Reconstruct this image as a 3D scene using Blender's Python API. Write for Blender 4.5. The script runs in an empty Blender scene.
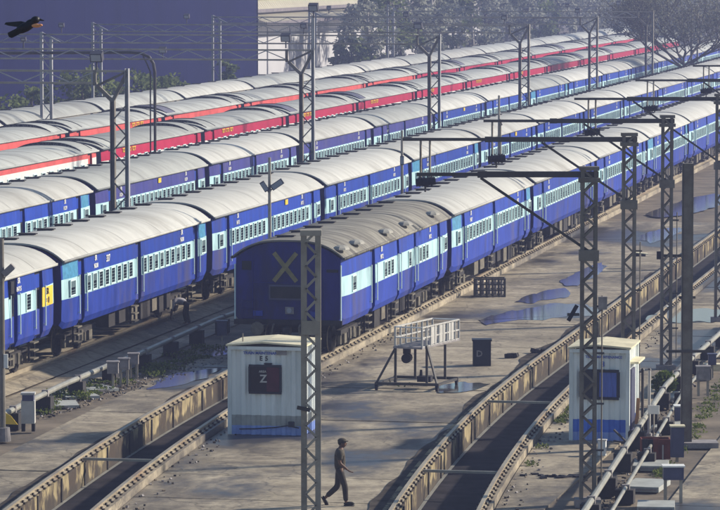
import bpy, bmesh, math, random
from mathutils import Vector, Matrix, noise
random.seed(7)
R = math.radians
sc = bpy.context.scene
col = sc.collection
# axes: X runs across the tracks, Y along them, Z up, rail heads at z = 0, ground at z = -0.35
A = R(11.2)
CAM_Z = 13.55
PITCH = math.atan(293 / 3700)

# ---------------------------------------------------------------- camera, sky, sun
cam = bpy.data.cameras.new("camera")
cam.sensor_width = 36
cam.lens = 3700 / 720 * 36
cam.clip_start = 1
cam.clip_end = 4000
cam_o = bpy.data.objects.new("camera", cam)
col.objects.link(cam_o)
cam_o.location = (0, 0, CAM_Z)
cam_o.rotation_euler = (R(90) - PITCH, 0, A)
sc.camera = cam_o

SUN_EL, SUN_AZ = R(26.5), R(59)          # azimuth measured from +Y towards +X
w = bpy.data.worlds.new("World")
sc.world = w
w.use_nodes = True
nt = w.node_tree
sky = nt.nodes.new("ShaderNodeTexSky")
sky.sky_type = 'NISHITA'
sky.sun_disc = False
sky.sun_elevation = SUN_EL
sky.sun_rotation = SUN_AZ
sky.ozone_density = 3.0
sky.air_density = 1.3
sky.dust_density = 0.6
bg = nt.nodes["Background"]
nt.links.new(sky.outputs[0], bg.inputs[0])
bg.inputs[1].default_value = 0.082
sl = bpy.data.lights.new("sun", 'SUN')
sl.energy = 5.0
sl.angle = R(2.0)
sl.color = (1.0, 0.91, 0.76)
so = bpy.data.objects.new("sun", sl)
col.objects.link(so)
sd = Vector((math.sin(SUN_AZ) * math.cos(SUN_EL), math.cos(SUN_AZ) * math.cos(SUN_EL), math.sin(SUN_EL)))
so.rotation_euler = sd.to_track_quat('Z', 'Y').to_euler()
so.location = (60, 60, 60)
sc.view_settings.view_transform = 'Standard'
sc.view_settings.look = 'None'
sc.view_settings.exposure = 0.50
sc.view_settings.gamma = 1
try:
    sc.cycles.max_bounces = 6
    sc.cycles.volume_bounces = 0
    sc.cycles.volume_step_rate = 4
except Exception:
    pass

# ---------------------------------------------------------------- materials
def new_mat(name):
    m = bpy.data.materials.new(name)
    m.use_nodes = True
    return m, m.node_tree, m.node_tree.nodes["Principled BSDF"]

def mat(name, c, rough=0.6, metal=0.0, var=0.25, scale=2.0, dirt=None, dirt_amt=0.5, bump=0.0, stretch=None, objvar=0.0, dscale=1.0, dedge=None, spec=0.3):
    """base colour broken up by noise; optional dirt colour in patches, optional bump, optional per-object value change"""
    m, t, b = new_mat(name)
    N, Lk = t.nodes, t.links
    b.inputs["Roughness"].default_value = rough
    b.inputs["Metallic"].default_value = metal
    b.inputs["Specular IOR Level"].default_value = spec
    tc = N.new("ShaderNodeTexCoord")
    mp = N.new("ShaderNodeMapping")
    Lk.new(tc.outputs["Object"], mp.inputs[0])
    if stretch:
        mp.inputs["Scale"].default_value = stretch
    oi = N.new("ShaderNodeObjectInfo")
    ad = N.new("ShaderNodeVectorMath"); ad.operation = 'ADD'
    sc_ = N.new("ShaderNodeVectorMath"); sc_.operation = 'SCALE'; sc_.inputs[3].default_value = 37.0
    cx = N.new("ShaderNodeCombineXYZ")
    for k in range(3):
        Lk.new(oi.outputs["Random"], cx.inputs[k])
    Lk.new(cx.outputs[0], sc_.inputs[0])
    Lk.new(mp.outputs[0], ad.inputs[0]); Lk.new(sc_.outputs[0], ad.inputs[1])
    n1 = N.new("ShaderNodeTexNoise"); n1.inputs["Scale"].default_value = scale; n1.inputs["Detail"].default_value = 6; n1.inputs["Roughness"].default_value = 0.65
    Lk.new(ad.outputs[0], n1.inputs["Vector"])
    rp = N.new("ShaderNodeValToRGB")
    rp.color_ramp.elements[0].position = 0.3; rp.color_ramp.elements[1].position = 0.7
    rp.color_ramp.elements[0].color = (*[x * (1 - var) for x in c], 1)
    rp.color_ramp.elements[1].color = (*[min(1, x * (1 + var)) for x in c], 1)
    Lk.new(n1.outputs[0], rp.inputs[0])
    out = rp.outputs[0]
    if dirt:
        n2 = N.new("ShaderNodeTexNoise"); n2.inputs["Scale"].default_value = scale * 0.35 * dscale; n2.inputs["Detail"].default_value = 8; n2.inputs["Roughness"].default_value = 0.7
        Lk.new(ad.outputs[0], n2.inputs["Vector"])
        r2 = N.new("ShaderNodeValToRGB")
        r2.color_ramp.elements[0].position = 0.62 - 0.3 * dirt_amt; r2.color_ramp.elements[0].color = (0, 0, 0, 1)
        r2.color_ramp.elements[1].position = (0.80 - 0.2 * dirt_amt) if dedge is None else 0.62 - 0.3 * dirt_amt + dedge; r2.color_ramp.elements[1].color = (1, 1, 1, 1)
        Lk.new(n2.outputs[0], r2.inputs[0])
        mx = N.new("ShaderNodeMixRGB"); mx.inputs[2].default_value = (*dirt, 1)
        Lk.new(r2.outputs[0], mx.inputs[0]); Lk.new(out, mx.inputs[1])
        out = mx.outputs[0]
    if objvar:
        hs = N.new("ShaderNodeHueSaturation")
        mr = N.new("ShaderNodeMapRange"); mr.inputs[3].default_value = 1 - objvar; mr.inputs[4].default_value = 1 + objvar
        Lk.new(oi.outputs["Random"], mr.inputs[0]); Lk.new(mr.outputs[0], hs.inputs["Value"]); Lk.new(out, hs.inputs["Color"])
        out = hs.outputs[0]
    Lk.new(out, b.inputs["Base Color"])
    if bump:
        bp = N.new("ShaderNodeBump"); bp.inputs["Strength"].default_value = bump; bp.inputs["Distance"].default_value = 0.05
        Lk.new(n1.outputs[0], bp.inputs["Height"]); Lk.new(bp.outputs[0], b.inputs["Normal"])
    return m

M = {}
M['blue'] = mat('coach_blue_paint', (0.012, 0.046, 0.33), 0.5, var=0.25, scale=1.3, dirt=(0.030, 0.040, 0.16), dirt_amt=0.34, stretch=(1, 1.5, 0.35), objvar=0.14, spec=0.22)
M['skirt'] = mat('coach_lower_blue_paint', (0.016, 0.042, 0.30), 0.55, var=0.28, scale=1.3, dirt=(0.075, 0.070, 0.135), dirt_amt=0.44, stretch=(1, 1.4, 0.40), objvar=0.12, spec=0.2)
M['band'] = mat('coach_sky_blue_band', (0.42, 0.63, 0.67), 0.5, var=0.15, scale=1.6, dirt=(0.24, 0.36, 0.42), dirt_amt=0.36, stretch=(1, 1.6, 0.5), objvar=0.06, spec=0.22)
M['violet'] = mat('coach_faded_violet_paint', (0.042, 0.042, 0.21), 0.55, var=0.25, scale=1.2, dirt=(0.075, 0.07, 0.18), dirt_amt=0.35, stretch=(1, 1.5, 0.4), spec=0.2)
M['endblue'] = mat('coach_end_shaded_blue', (0.013, 0.016, 0.155), 0.55, var=0.35, scale=1.3, dirt=(0.030, 0.026, 0.060), dirt_amt=0.42, stretch=(1.2, 1, 0.5), spec=0.2)  # coach blue with the end wall's shade put into it, plus dirt patches
M['cyan'] = mat('cyan_panel', (0.07, 0.25, 0.42), 0.4, var=0.3, scale=6)
M['roof'] = mat('cream_roof_paint', (0.435, 0.432, 0.405), 0.7, var=0.13, scale=0.8, dirt=(0.27, 0.26, 0.235), dirt_amt=0.40, stretch=(0.55, 1.6, 1), objvar=0.14)
M['roofgrey'] = mat('grey_roof_paint', (0.37, 0.38, 0.36), 0.7, var=0.14, scale=0.8, dirt=(0.22, 0.22, 0.215), dirt_amt=0.44, stretch=(0.55, 1.6, 1), objvar=0.14)
M['roofold'] = mat('weathered_roof_paint', (0.24, 0.228, 0.195), 0.85, var=0.4, scale=1.1, dirt=(0.085, 0.078, 0.072), dirt_amt=0.66, stretch=(0.45, 3.0, 1), bump=0.3, dscale=1.8)
M['rib'] = mat('roof_seam', (0.29, 0.28, 0.25), 0.7)
M['red'] = mat('crimson_coach_paint', (0.39, 0.012, 0.055), 0.42, var=0.2, scale=0.8, objvar=0.1)
M['coral'] = mat('faded_red_coach_paint', (0.52, 0.07, 0.065), 0.6, var=0.3, scale=0.8)
M['greyband'] = mat('pale_grey_coach_band', (0.62, 0.63, 0.62), 0.5, var=0.1)
M['beige'] = mat('beige_coach_side', (0.30, 0.27, 0.22), 0.6, var=0.3)
M['acroof'] = mat('dark_roof_unit_paint', (0.13, 0.125, 0.17), 0.6, var=0.3)
M['black'] = mat('black_rubber', (0.012, 0.012, 0.020), 0.7, var=0.3)
M['under'] = mat('underframe_grime', (0.026, 0.023, 0.024), 0.8, var=0.5, scale=3)
M['axle'] = mat('dusty_axle_box', (0.13, 0.115, 0.09), 0.8, var=0.4, scale=4)
M['glass'] = mat('dark_window', (0.010, 0.013, 0.022), 0.12, var=0.2)
M['louver'] = mat('window_louver', (0.10, 0.15, 0.17), 0.5, var=0.2)
M['frame'] = mat('window_frame', (0.58, 0.74, 0.75), 0.45, var=0.1)
M['white'] = mat('white_paint', (0.72, 0.72, 0.70), 0.5, var=0.1)
M['yellow'] = mat('yellow_paint', (0.75, 0.50, 0.05), 0.5, var=0.15)
M['xmark'] = mat('faded_yellow_mark', (0.22, 0.19, 0.085), 0.7, var=0.3, scale=4)
M['steel'] = mat('galvanised_mast_steel', (0.165, 0.152, 0.132), 0.65, 0.1, var=0.3, scale=1.5, dirt=(0.09, 0.065, 0.05), dirt_amt=0.4)
M['steelpale'] = mat('pale_gantry_steel', (0.34, 0.34, 0.35), 0.5, 0.1, var=0.2)
M['steeldark'] = mat('dark_boom_steel', (0.055, 0.052, 0.052), 0.55, 0.1, var=0.3)
M['steelgrey'] = mat('grey_mast_steel', (0.33, 0.30, 0.255), 0.6, 0.1, var=0.25, scale=1.2, dirt=(0.11, 0.09, 0.07), dirt_amt=0.35)
M['rail'] = mat('rail_steel', (0.33, 0.28, 0.205), 0.45, 0.25, var=0.3, scale=0.6, dirt=(0.20, 0.11, 0.06), dirt_amt=0.30)
M['chair'] = mat('rail_fastening', (0.030, 0.024, 0.018), 0.8, var=0.5)
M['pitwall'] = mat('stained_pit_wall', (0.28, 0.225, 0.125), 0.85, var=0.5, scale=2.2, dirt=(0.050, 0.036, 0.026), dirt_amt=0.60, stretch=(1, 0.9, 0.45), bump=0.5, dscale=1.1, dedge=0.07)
M['pitfloor'] = mat('wet_pit_floor', (0.030, 0.027, 0.030), 0.8, spec=0.05, var=0.6, scale=1.2, dirt=(0.02, 0.02, 0.025), dirt_amt=0.4)
M['dark_strip'] = mat('dark_edge_strip', (0.066, 0.057, 0.050), 0.9, var=0.6, scale=1.5, spec=0.03)
M['dirt'] = mat('yard_dirt', (0.155, 0.125, 0.092), 0.9, var=0.45, scale=0.6, dirt=(0.05, 0.045, 0.042), dirt_amt=0.4, bump=0.5)
M['bed'] = mat('ballast', (0.085, 0.075, 0.068), 0.9, var=0.6, scale=8, bump=0.8)
M['hut'] = mat('cabin_white_paint', (0.72, 0.76, 0.76), 0.5, var=0.10, scale=1.0, dirt=(0.42, 0.47, 0.47), dirt_amt=0.35, stretch=(1.5, 1.5, 0.35))
M['hutgrey'] = mat('cabin_grime_band', (0.36, 0.37, 0.35), 0.6, var=0.2, scale=2)
M['hutblue'] = mat('cabin_blue_base', (0.055, 0.16, 0.62), 0.5, var=0.15, scale=2)
M['hutpale'] = mat('cabin_pale_blue_base', (0.26, 0.36, 0.72), 0.5, var=0.15)
M['hutroof'] = mat('cabin_cream_roof', (0.66, 0.60, 0.42), 0.6, var=0.15, scale=2, dirt=(0.4, 0.36, 0.25), dirt_amt=0.35)
M['inkblue'] = mat('blue_lettering', (0.05, 0.10, 0.42), 0.5)
M['ink'] = mat('black_lettering', (0.015, 0.018, 0.03), 0.5)
M['curtain'] = mat('blue_window_sheet', (0.07, 0.12, 0.42), 0.35, var=0.3, scale=5, stretch=(3, 1, 0.3))
M['maroon'] = mat('maroon_sheet', (0.060, 0.012, 0.028), 0.25, var=0.3)
M['pipe'] = mat('pale_pipe', (0.27, 0.265, 0.235), 0.45, 0.2, var=0.25, scale=1.5, dirt=(0.24, 0.21, 0.16), dirt_amt=0.3)
M['support'] = mat('pipe_support_block', (0.03, 0.028, 0.03), 0.85, var=0.4)
M['cab'] = mat('cabinet_grey', (0.46, 0.45, 0.43), 0.5, var=0.15, scale=3)
M['boxblue'] = mat('slate_box_paint', (0.065, 0.070, 0.13), 0.5, var=0.2)
M['boxgrey'] = mat('weathered_grey_box', (0.24, 0.22, 0.22), 0.7, var=0.3, scale=4)
M['brick'] = mat('red_brown_boards', (0.16, 0.045, 0.030), 0.8, var=0.4, scale=3)
M['plank'] = mat('brown_plank', (0.28, 0.15, 0.07), 0.7, var=0.3)
M['bird'] = mat('crow_feathers', (0.006, 0.006, 0.008), 0.5, var=0.3)
M['food'] = mat('orange_scrap', (0.75, 0.32, 0.14), 0.6, var=0.3)
M['skin'] = mat('brown_skin', (0.13, 0.066, 0.042), 0.6, var=0.1)
M['cloth_dark'] = mat('dark_olive_cloth', (0.058, 0.049, 0.036), 0.85, var=0.3, scale=6, bump=0.3)
M['cloth_trouser'] = mat('dark_brown_trousers', (0.036, 0.030, 0.026), 0.85, var=0.3, scale=6, bump=0.3)
M['cloth_pale'] = mat('pale_shirt', (0.36, 0.34, 0.36), 0.85, var=0.2, scale=6)
M['shoe'] = mat('black_shoe', (0.010, 0.009, 0.009), 0.5)
M['bark'] = mat('bark', (0.085, 0.070, 0.060), 0.9, var=0.4, scale=3)
M['barkpale'] = mat('pale_bark', (0.32, 0.30, 0.28), 0.9, var=0.3, scale=3)
M['wall'] = mat('violet_blue_cladding', (0.006, 0.007, 0.045), 0.7, var=0.12, scale=0.15, dirt=(0.005, 0.006, 0.034), dirt_amt=0.4, stretch=(1, 1, 0.4), spec=0.02)
M['shed'] = mat('white_shed_cladding', (0.46, 0.455, 0.475), 0.6, var=0.06, scale=0.3)
M['awning'] = mat('cream_awning_sheet', (0.46, 0.42, 0.31), 0.6, var=0.15, scale=1.0)
M['fascia'] = mat('awning_dark_fascia', (0.16, 0.14, 0.15), 0.7, var=0.4, scale=1.5)  # dark fascia along the awning edges
M['brass'] = mat('lens_glass', (0.30, 0.32, 0.36), 0.15, var=0.1)
M['floodcase'] = mat('floodlight_case', (0.05, 0.05, 0.07), 0.5, var=0.2)

def leaf_mat(name, c1, c2):
    m, t, b = new_mat(name)
    g = t.nodes.new("ShaderNodeNewGeometry")
    rp = t.nodes.new("ShaderNodeValToRGB")
    rp.color_ramp.elements[0].color = (*c1, 1); rp.color_ramp.elements[1].color = (*c2, 1)
    t.links.new(g.outputs["Random Per Island"], rp.inputs[0])
    t.links.new(rp.outputs[0], b.inputs["Base Color"])
    b.inputs["Roughness"].default_value = 0.7
    b.inputs["Specular IOR Level"].default_value = 0.08
    tr_ = t.nodes.new("ShaderNodeBsdfTranslucent"); mx = t.nodes.new("ShaderNodeMixShader"); mx.inputs[0].default_value = 0.42
    t.links.new(rp.outputs[0], tr_.inputs["Color"]); t.links.new(b.outputs[0], mx.inputs[1]); t.links.new(tr_.outputs[0], mx.inputs[2])
    t.links.new(mx.outputs[0], [n for n in t.nodes if n.type == 'OUTPUT_MATERIAL'][0].inputs[0])
    return m
M['leaf_dark'] = leaf_mat('dark_foliage', (0.11, 0.125, 0.105), (0.36, 0.38, 0.31))
M['leaf_grey'] = leaf_mat('grey_green_foliage', (0.13, 0.145, 0.125), (0.42, 0.43, 0.36))
M['leaf_light'] = leaf_mat('light_foliage', (0.07, 0.105, 0.035), (0.22, 0.26, 0.10))
M['leaf_sparse'] = leaf_mat('olive_foliage', (0.08, 0.085, 0.065), (0.24, 0.24, 0.18))
M['weed'] = leaf_mat('weed_leaves', (0.04, 0.07, 0.015), (0.16, 0.19, 0.05))

def slab_material():
    m, t, b = new_mat('worn_concrete')
    N, Lk = t.nodes, t.links
    tc = N.new("ShaderNodeTexCoord")
    oi = N.new("ShaderNodeObjectInfo")
    def nz(scale, detail=8, rough=0.65, vec=None, st=None):
        n = N.new("ShaderNodeTexNoise"); n.inputs["Scale"].default_value = scale; n.inputs["Detail"].default_value = detail; n.inputs["Roughness"].default_value = rough
        mp = N.new("ShaderNodeMapping")
        if st: mp.inputs["Scale"].default_value = st
        Lk.new(tc.outputs["Object"], mp.inputs[0]); Lk.new(mp.outputs[0], n.inputs["Vector"])
        return n.outputs[0]
    def ramp(x, p0, c0, p1, c1):
        r = N.new("ShaderNodeValToRGB")
        r.color_ramp.elements[0].position = p0; r.color_ramp.elements[0].color = (*c0, 1)
        r.color_ramp.elements[1].position = p1; r.color_ramp.elements[1].color = (*c1, 1)
        Lk.new(x, r.inputs[0]); return r.outputs[0]
    def mix(f, a_, b_):
        x = N.new("ShaderNodeMixRGB"); Lk.new(f, x.inputs[0])
        for k, v in ((1, a_), (2, b_)):
            if isinstance(v, tuple): x.inputs[k].default_value = (*v, 1)
            else: Lk.new(v, x.inputs[k])
        return x.outputs[0]
    base = ramp(nz(0.55), 0.3, (0.235, 0.198, 0.142), 0.72, (0.46, 0.395, 0.292))
    fine = nz(7.0)
    base2 = mix(ramp(nz(3.2, 10, 0.78), 0.47, (0, 0, 0), 0.66, (.6, .6, .6)), base, (0.09, 0.075, 0.06))
    stain = ramp(nz(0.20, 10, 0.74, st=(0.8, 0.35, 1)), 0.48, (0, 0, 0), 0.62, (.9, .9, .9))
    c = mix(stain, base2, (0.075, 0.066, 0.060))
    streak = ramp(nz(1.0, 9, 0.75, st=(0.45, 1.0, 1)), 0.50, (0, 0, 0), 0.64, (.6, .6, .6))
    c = mix(streak, c, (0.085, 0.070, 0.058))
    vo = N.new("ShaderNodeTexVoronoi"); vo.feature = 'DISTANCE_TO_EDGE'; vo.inputs["Scale"].default_value = 0.33
    wv = N.new("ShaderNodeVectorMath"); wv.operation = 'ADD'
    nzv = N.new("ShaderNodeTexNoise"); nzv.inputs["Scale"].default_value = 1.1; nzv.inputs["Detail"].default_value = 5
    Lk.new(tc.outputs["Object"], nzv.inputs["Vector"]); Lk.new(tc.outputs["Object"], wv.inputs[0]); Lk.new(nzv.outputs["Color"], wv.inputs[1]); Lk.new(wv.outputs[0], vo.inputs["Vector"])
    c = mix(ramp(vo.outputs["Distance"], 0.0, (.55, .55, .55), 0.012, (0, 0, 0)), c, (0.045, 0.038, 0.032))
    wet = ramp(nz(0.11, 6, 0.6, st=(1.0, 0.55, 1)), 0.53, (0, 0, 0), 0.60, (1, 1, 1))
    c = mix(wet, c, (0.052, 0.048, 0.050))
    hs = N.new("ShaderNodeHueSaturation")
    mr = N.new("ShaderNodeMapRange"); mr.inputs[3].default_value = 0.86; mr.inputs[4].default_value = 1.12
    Lk.new(oi.outputs["Random"], mr.inputs[0]); Lk.new(mr.outputs[0], hs.inputs["Value"]); Lk.new(c, hs.inputs["Color"])
    Lk.new(hs.outputs[0], b.inputs["Base Color"])
    b.inputs["Specular IOR Level"].default_value = 0.3
    rr = ramp(wet, 0, (.85, .85, .85), 1, (.34, .34, .34))
    Lk.new(rr, b.inputs["Roughness"])
    bp = N.new("ShaderNodeBump"); bp.inputs["Strength"].default_value = 0.35; bp.inputs["Distance"].default_value = 0.03
    Lk.new(fine, bp.inputs["Height"]); Lk.new(bp.outputs[0], b.inputs["Normal"])
    return m
M['slab'] = slab_material()
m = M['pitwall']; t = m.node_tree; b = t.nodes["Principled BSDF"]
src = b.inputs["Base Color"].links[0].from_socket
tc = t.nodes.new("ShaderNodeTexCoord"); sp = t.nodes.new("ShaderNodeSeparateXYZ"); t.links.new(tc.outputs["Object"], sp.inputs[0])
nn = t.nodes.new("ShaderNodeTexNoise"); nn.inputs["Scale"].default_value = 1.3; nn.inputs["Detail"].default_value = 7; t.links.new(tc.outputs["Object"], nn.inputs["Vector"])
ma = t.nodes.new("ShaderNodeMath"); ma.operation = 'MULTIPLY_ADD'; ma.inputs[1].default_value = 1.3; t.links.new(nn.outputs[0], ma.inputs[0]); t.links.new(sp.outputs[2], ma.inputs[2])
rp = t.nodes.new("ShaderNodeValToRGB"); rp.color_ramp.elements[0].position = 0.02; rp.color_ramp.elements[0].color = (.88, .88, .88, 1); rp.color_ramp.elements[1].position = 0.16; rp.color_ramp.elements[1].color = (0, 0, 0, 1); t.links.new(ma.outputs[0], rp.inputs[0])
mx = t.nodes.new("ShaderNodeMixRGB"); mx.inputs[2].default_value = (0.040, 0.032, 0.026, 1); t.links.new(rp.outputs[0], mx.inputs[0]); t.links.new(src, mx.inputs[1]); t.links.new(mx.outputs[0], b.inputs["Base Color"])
m, t, b = new_mat('standing_water')
b.inputs["Base Color"].default_value = (0.06, 0.055, 0.050, 1); b.inputs["Roughness"].default_value = 0.10; b.inputs["IOR"].default_value = 1.45
nz_ = t.nodes.new("ShaderNodeTexNoise"); nz_.inputs["Scale"].default_value = 1.4
bp_ = t.nodes.new("ShaderNodeBump"); bp_.inputs["Strength"].default_value = 0.04; bp_.inputs["Distance"].default_value = 0.02
t.links.new(nz_.outputs[0], bp_.inputs["Height"]); t.links.new(bp_.outputs[0], b.inputs["Normal"])
M['water'] = m

# ---------------------------------------------------------------- mesh helpers
class MB:
    def __init__(s):
        s.v = []; s.f = []; s.mi = []; s.mats = []
    def idx(s, m):
        if m not in s.mats: s.mats.append(m)
        return s.mats.index(m)
    def add(s, vs, fs, m):
        o = len(s.v); k = s.idx(m)
        s.v += [tuple(p) for p in vs]
        for f in fs:
            s.f.append([i + o for i in f]); s.mi.append(k)
    def box(s, x0, x1, y0, y1, z0, z1, m, mtx=None):
        vs = [Vector(p) for p in ((x0, y0, z0), (x1, y0, z0), (x1, y1, z0), (x0, y1, z0), (x0, y0, z1), (x1, y0, z1), (x1, y1, z1), (x0, y1, z1))]
        if mtx: vs = [mtx @ p for p in vs]
        s.add(vs, [(3, 2, 1, 0), (4, 5, 6, 7), (0, 1, 5, 4), (1, 2, 6, 5), (2, 3, 7, 6), (3, 0, 4, 7)], m)
    def bar(s, p, q, wx, wy, m):
        """rectangular bar from p to q"""
        p, q = Vector(p), Vector(q); d = q - p; L = d.length
        rot = d.to_track_quat('Z', 'Y').to_matrix().to_4x4()
        s.box(-wx / 2, wx / 2, -wy / 2, wy / 2, 0, L, m, Matrix.Translation(p) @ rot)
    def cyl(s, p, q, r0, r1, m, n=10, cap=True):
        p, q = Vector(p), Vector(q); d = q - p
        rot = d.to_track_quat('Z', 'Y').to_matrix()
        vs = []
        for (c, r) in ((p, r0), (q, r1)):
            for i in range(n):
                a_ = 2 * math.pi * i / n
                vs.append(c + rot @ Vector((r * math.cos(a_), r * math.sin(a_), 0)))
        fs = [(i, (i + 1) % n, n + (i + 1) % n, n + i) for i in range(n)]
        if cap: fs += [tuple(reversed(range(n))), tuple(range(n, 2 * n))]
        s.add(vs, fs, m)
    def tube(s, pts, r, m, n=8):
        pts = [Vector(p) for p in pts]; vs = []; k = len(pts)
        for i, p in enumerate(pts):
            d = (pts[min(i + 1, k - 1)] - pts[max(i - 1, 0)])
            rot = d.to_track_quat('Z', 'Y').to_matrix()
            for j in range(n):
                a_ = 2 * math.pi * j / n
                vs.append(p + rot @ Vector((r * math.cos(a_), r * math.sin(a_), 0)))
        fs = [(i * n + j, i * n + (j + 1) % n, (i + 1) * n + (j + 1) % n, (i + 1) * n + j) for i in range(k - 1) for j in range(n)]
        fs += [tuple(reversed(range(n))), tuple(range((k - 1) * n, k * n))]
        s.add(vs, fs, m)
    def mesh(s, name, smooth=False):
        me = bpy.data.meshes.new(name)
        me.from_pydata(s.v, [], s.f)
        for m in s.mats: me.materials.append(M[m])
        me.polygons.foreach_set("material_index", s.mi)
        if smooth: me.polygons.foreach_set("use_smooth", [True] * len(s.f))
        me.update()
        return me
    def build(s, name, parent=None, loc=(0, 0, 0), smooth=False):
        return link(name, s.mesh(name, smooth), parent, loc)

def link(name, me, parent=None, loc=(0, 0, 0), rz=0.0):
    o = bpy.data.objects.new(name, me)
    col.objects.link(o); o.parent = parent; o.location = loc
    if rz: o.rotation_euler = (0, 0, rz)
    return o

def tag(o, label=None, cat=None, group=None, kind=None):
    if label: o['label'] = label
    if cat: o['category'] = cat
    if group: o['group'] = group
    if kind: o['kind'] = kind
    return o

def thing(name, label, cat, loc=(0, 0, 0), rz=0.0, group=None):
    o = bpy.data.objects.new(name, None)
    col.objects.link(o); o.location = loc; o.rotation_euler = (0, 0, rz); o.empty_display_size = 0.3
    return tag(o, label, cat, group)

def text_mesh(s, size, m, depth=0.006, spacing=1.0):
    cu = bpy.data.curves.new("lettering", 'FONT')
    cu.body = s; cu.size = size; cu.extrude = depth; cu.align_x = 'CENTER'; cu.align_y = 'CENTER'; cu.space_character = spacing; cu.resolution_u = 2; cu.offset = size * 0.022
    o = bpy.data.objects.new("lettering", cu)
    col.objects.link(o)
    me = bpy.data.meshes.new_from_object(o)
    bpy.data.objects.remove(o)
    me.materials.clear(); me.materials.append(M[m])
    return me

def text(s, size, m, parent, loc, rot, name='lettering', spacing=1.0):
    o = link(name, text_mesh(s, size, m, spacing=spacing), parent, loc)
    o.rotation_euler = rot
    return o

def along(t, x720, z):
    """distance along the track of a point at lateral offset t, height z, seen in column x720 of the photograph"""
    xp = (x720 - 360) / 3700; cp, sp = math.cos(PITCH), math.sin(PITCH)
    dz = CAM_Z - z
    return (xp * (-t * math.sin(A) * cp + dz * sp) - t * math.cos(A)) / (math.sin(A) - xp * math.cos(A) * cp)

def at(px, py, z=-0.35):
    """place of a point at height z seen at a pixel of the photograph"""
    x = (px - 360) / 3700; y = (255 - py) / 3700
    c_, s_ = math.cos(PITCH), math.sin(PITCH)
    fwd, up = c_ + y * s_, -s_ + y * c_
    k = (z - CAM_Z) / up
    r, f = x * k, fwd * k
    return Vector((r * math.cos(A) - f * math.sin(A), r * math.sin(A) + f * math.cos(A), z))

ORD = ['first', 'second', 'third', 'fourth', 'fifth', 'sixth', 'seventh', 'eighth', 'ninth', 'tenth', 'eleventh', 'twelfth', 'thirteenth', 'fourteenth', 'fifteenth', 'sixteenth', 'seventeenth', 'eighteenth']

# ---------------------------------------------------------------- ground, slabs and pits
GZ = -0.35
def bend(s): return 0.00131 * max(0.0, 125 - s) ** 2
def RL(s): return -18.6 + bend(s)        # right pit, left rail
def RR(s): return -16.42 + bend(s)
def LL(s): return -28.18 + bend(s)       # left pit, left rail
def LR(s): return -26.0 + bend(s)
S0, S1 = 60.0, 330.0
ys = [S0 + i * 2.0 for i in range(51)] + [S0 + 100 + i * 5 for i in range(1, 35)] + [S1 + 10]
ys = [y for y in ys if y <= S1]

def strip(mb, fx0, fx1, z, m, yy=ys):
    vs = []
    for y in yy:
        vs += [(fx0(y), y, z), (fx1(y), y, z)]
    mb.add(vs, [(2 * i, 2 * i + 1, 2 * i + 3, 2 * i + 2) for i in range(len(yy) - 1)], m)

g = MB()
W2 = 0.30
strip(g, lambda s: -700, lambda s: LL(s) - W2, GZ - .06, 'dirt')
strip(g, lambda s: LR(s) + .2, lambda s: RL(s) - W2, GZ - .06, 'dirt')
strip(g, lambda s: RR(s) + .2, lambda s: 420, GZ - .06, 'dirt')
g.add([(-700, -100, GZ - .06), (420, -100, GZ - .06), (420, S0, GZ - .06), (-700, S0, GZ - .06)], [(0, 1, 2, 3)], 'dirt')
g.add([(-700, S1, GZ - .06), (420, S1, GZ - .06), (420, 1000, GZ - .06), (-700, 1000, GZ - .06)], [(0, 1, 2, 3)], 'dirt')
ground = tag(g.build('ground'), kind='structure')

def slab_run(f0, f1, y0, y1, step, n, jit=0.0):
    """cast concrete slabs between two edge lines, each its own piece with a joint round it"""
    y = y0; k = 0
    while y < y1:
        st = step * random.uniform(0.93, 1.07)
        for c in range(n):
            mb = MB(); q = 5
            ylist = [y + .015 + (st - .03) * i / q for i in range(q + 1)]
            top = GZ + random.uniform(-0.012, 0.012)
            vs = []
            for yy in ylist:
                a0, a1 = f0(yy), f1(yy)
                x0 = a0 + (a1 - a0) * c / n + .012; x1 = a0 + (a1 - a0) * (c + 1) / n - .012
                vs += [(x0, yy, top), (x1, yy, top), (x0, yy, GZ - .08), (x1, yy, GZ - .08)]
            fs = []
            for i in range(q):
                o = 4 * i
                fs += [(o, o + 1, o + 5, o + 4), (o + 1, o + 3, o + 7, o + 5), (o + 2, o, o + 4, o + 6)]
            fs += [(2, 3, 1, 0), (4 * q, 4 * q + 1, 4 * q + 3, 4 * q + 2)]
            mb.add(vs, fs, 'slab')
            mb.build('concrete_slab', ground)
        y += st
slab_run(lambda s: LR(s) + .24, lambda s: RL(s) - W2 - .02, 84, 196, 4.4, 1)
slab_run(lambda s: RR(s) + .24, lambda s: -12.9 - 0.02 * (125 - s) * (s < 125), 84, 200, 4.4, 1)
slab_run(lambda s: -10.6, lambda s: -3.0, 84, 200, 5.2, 1)
slab_run(lambda s: -30.6 + bend(s) * .6, lambda s: LL(s) - W2 - .02, 84, 124, 4.4, 1)
slab_run(lambda s: -34.0 + bend(s) * .3, lambda s: -32.2 + bend(s) * .6, 84, 150, 5.0, 1)

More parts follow.
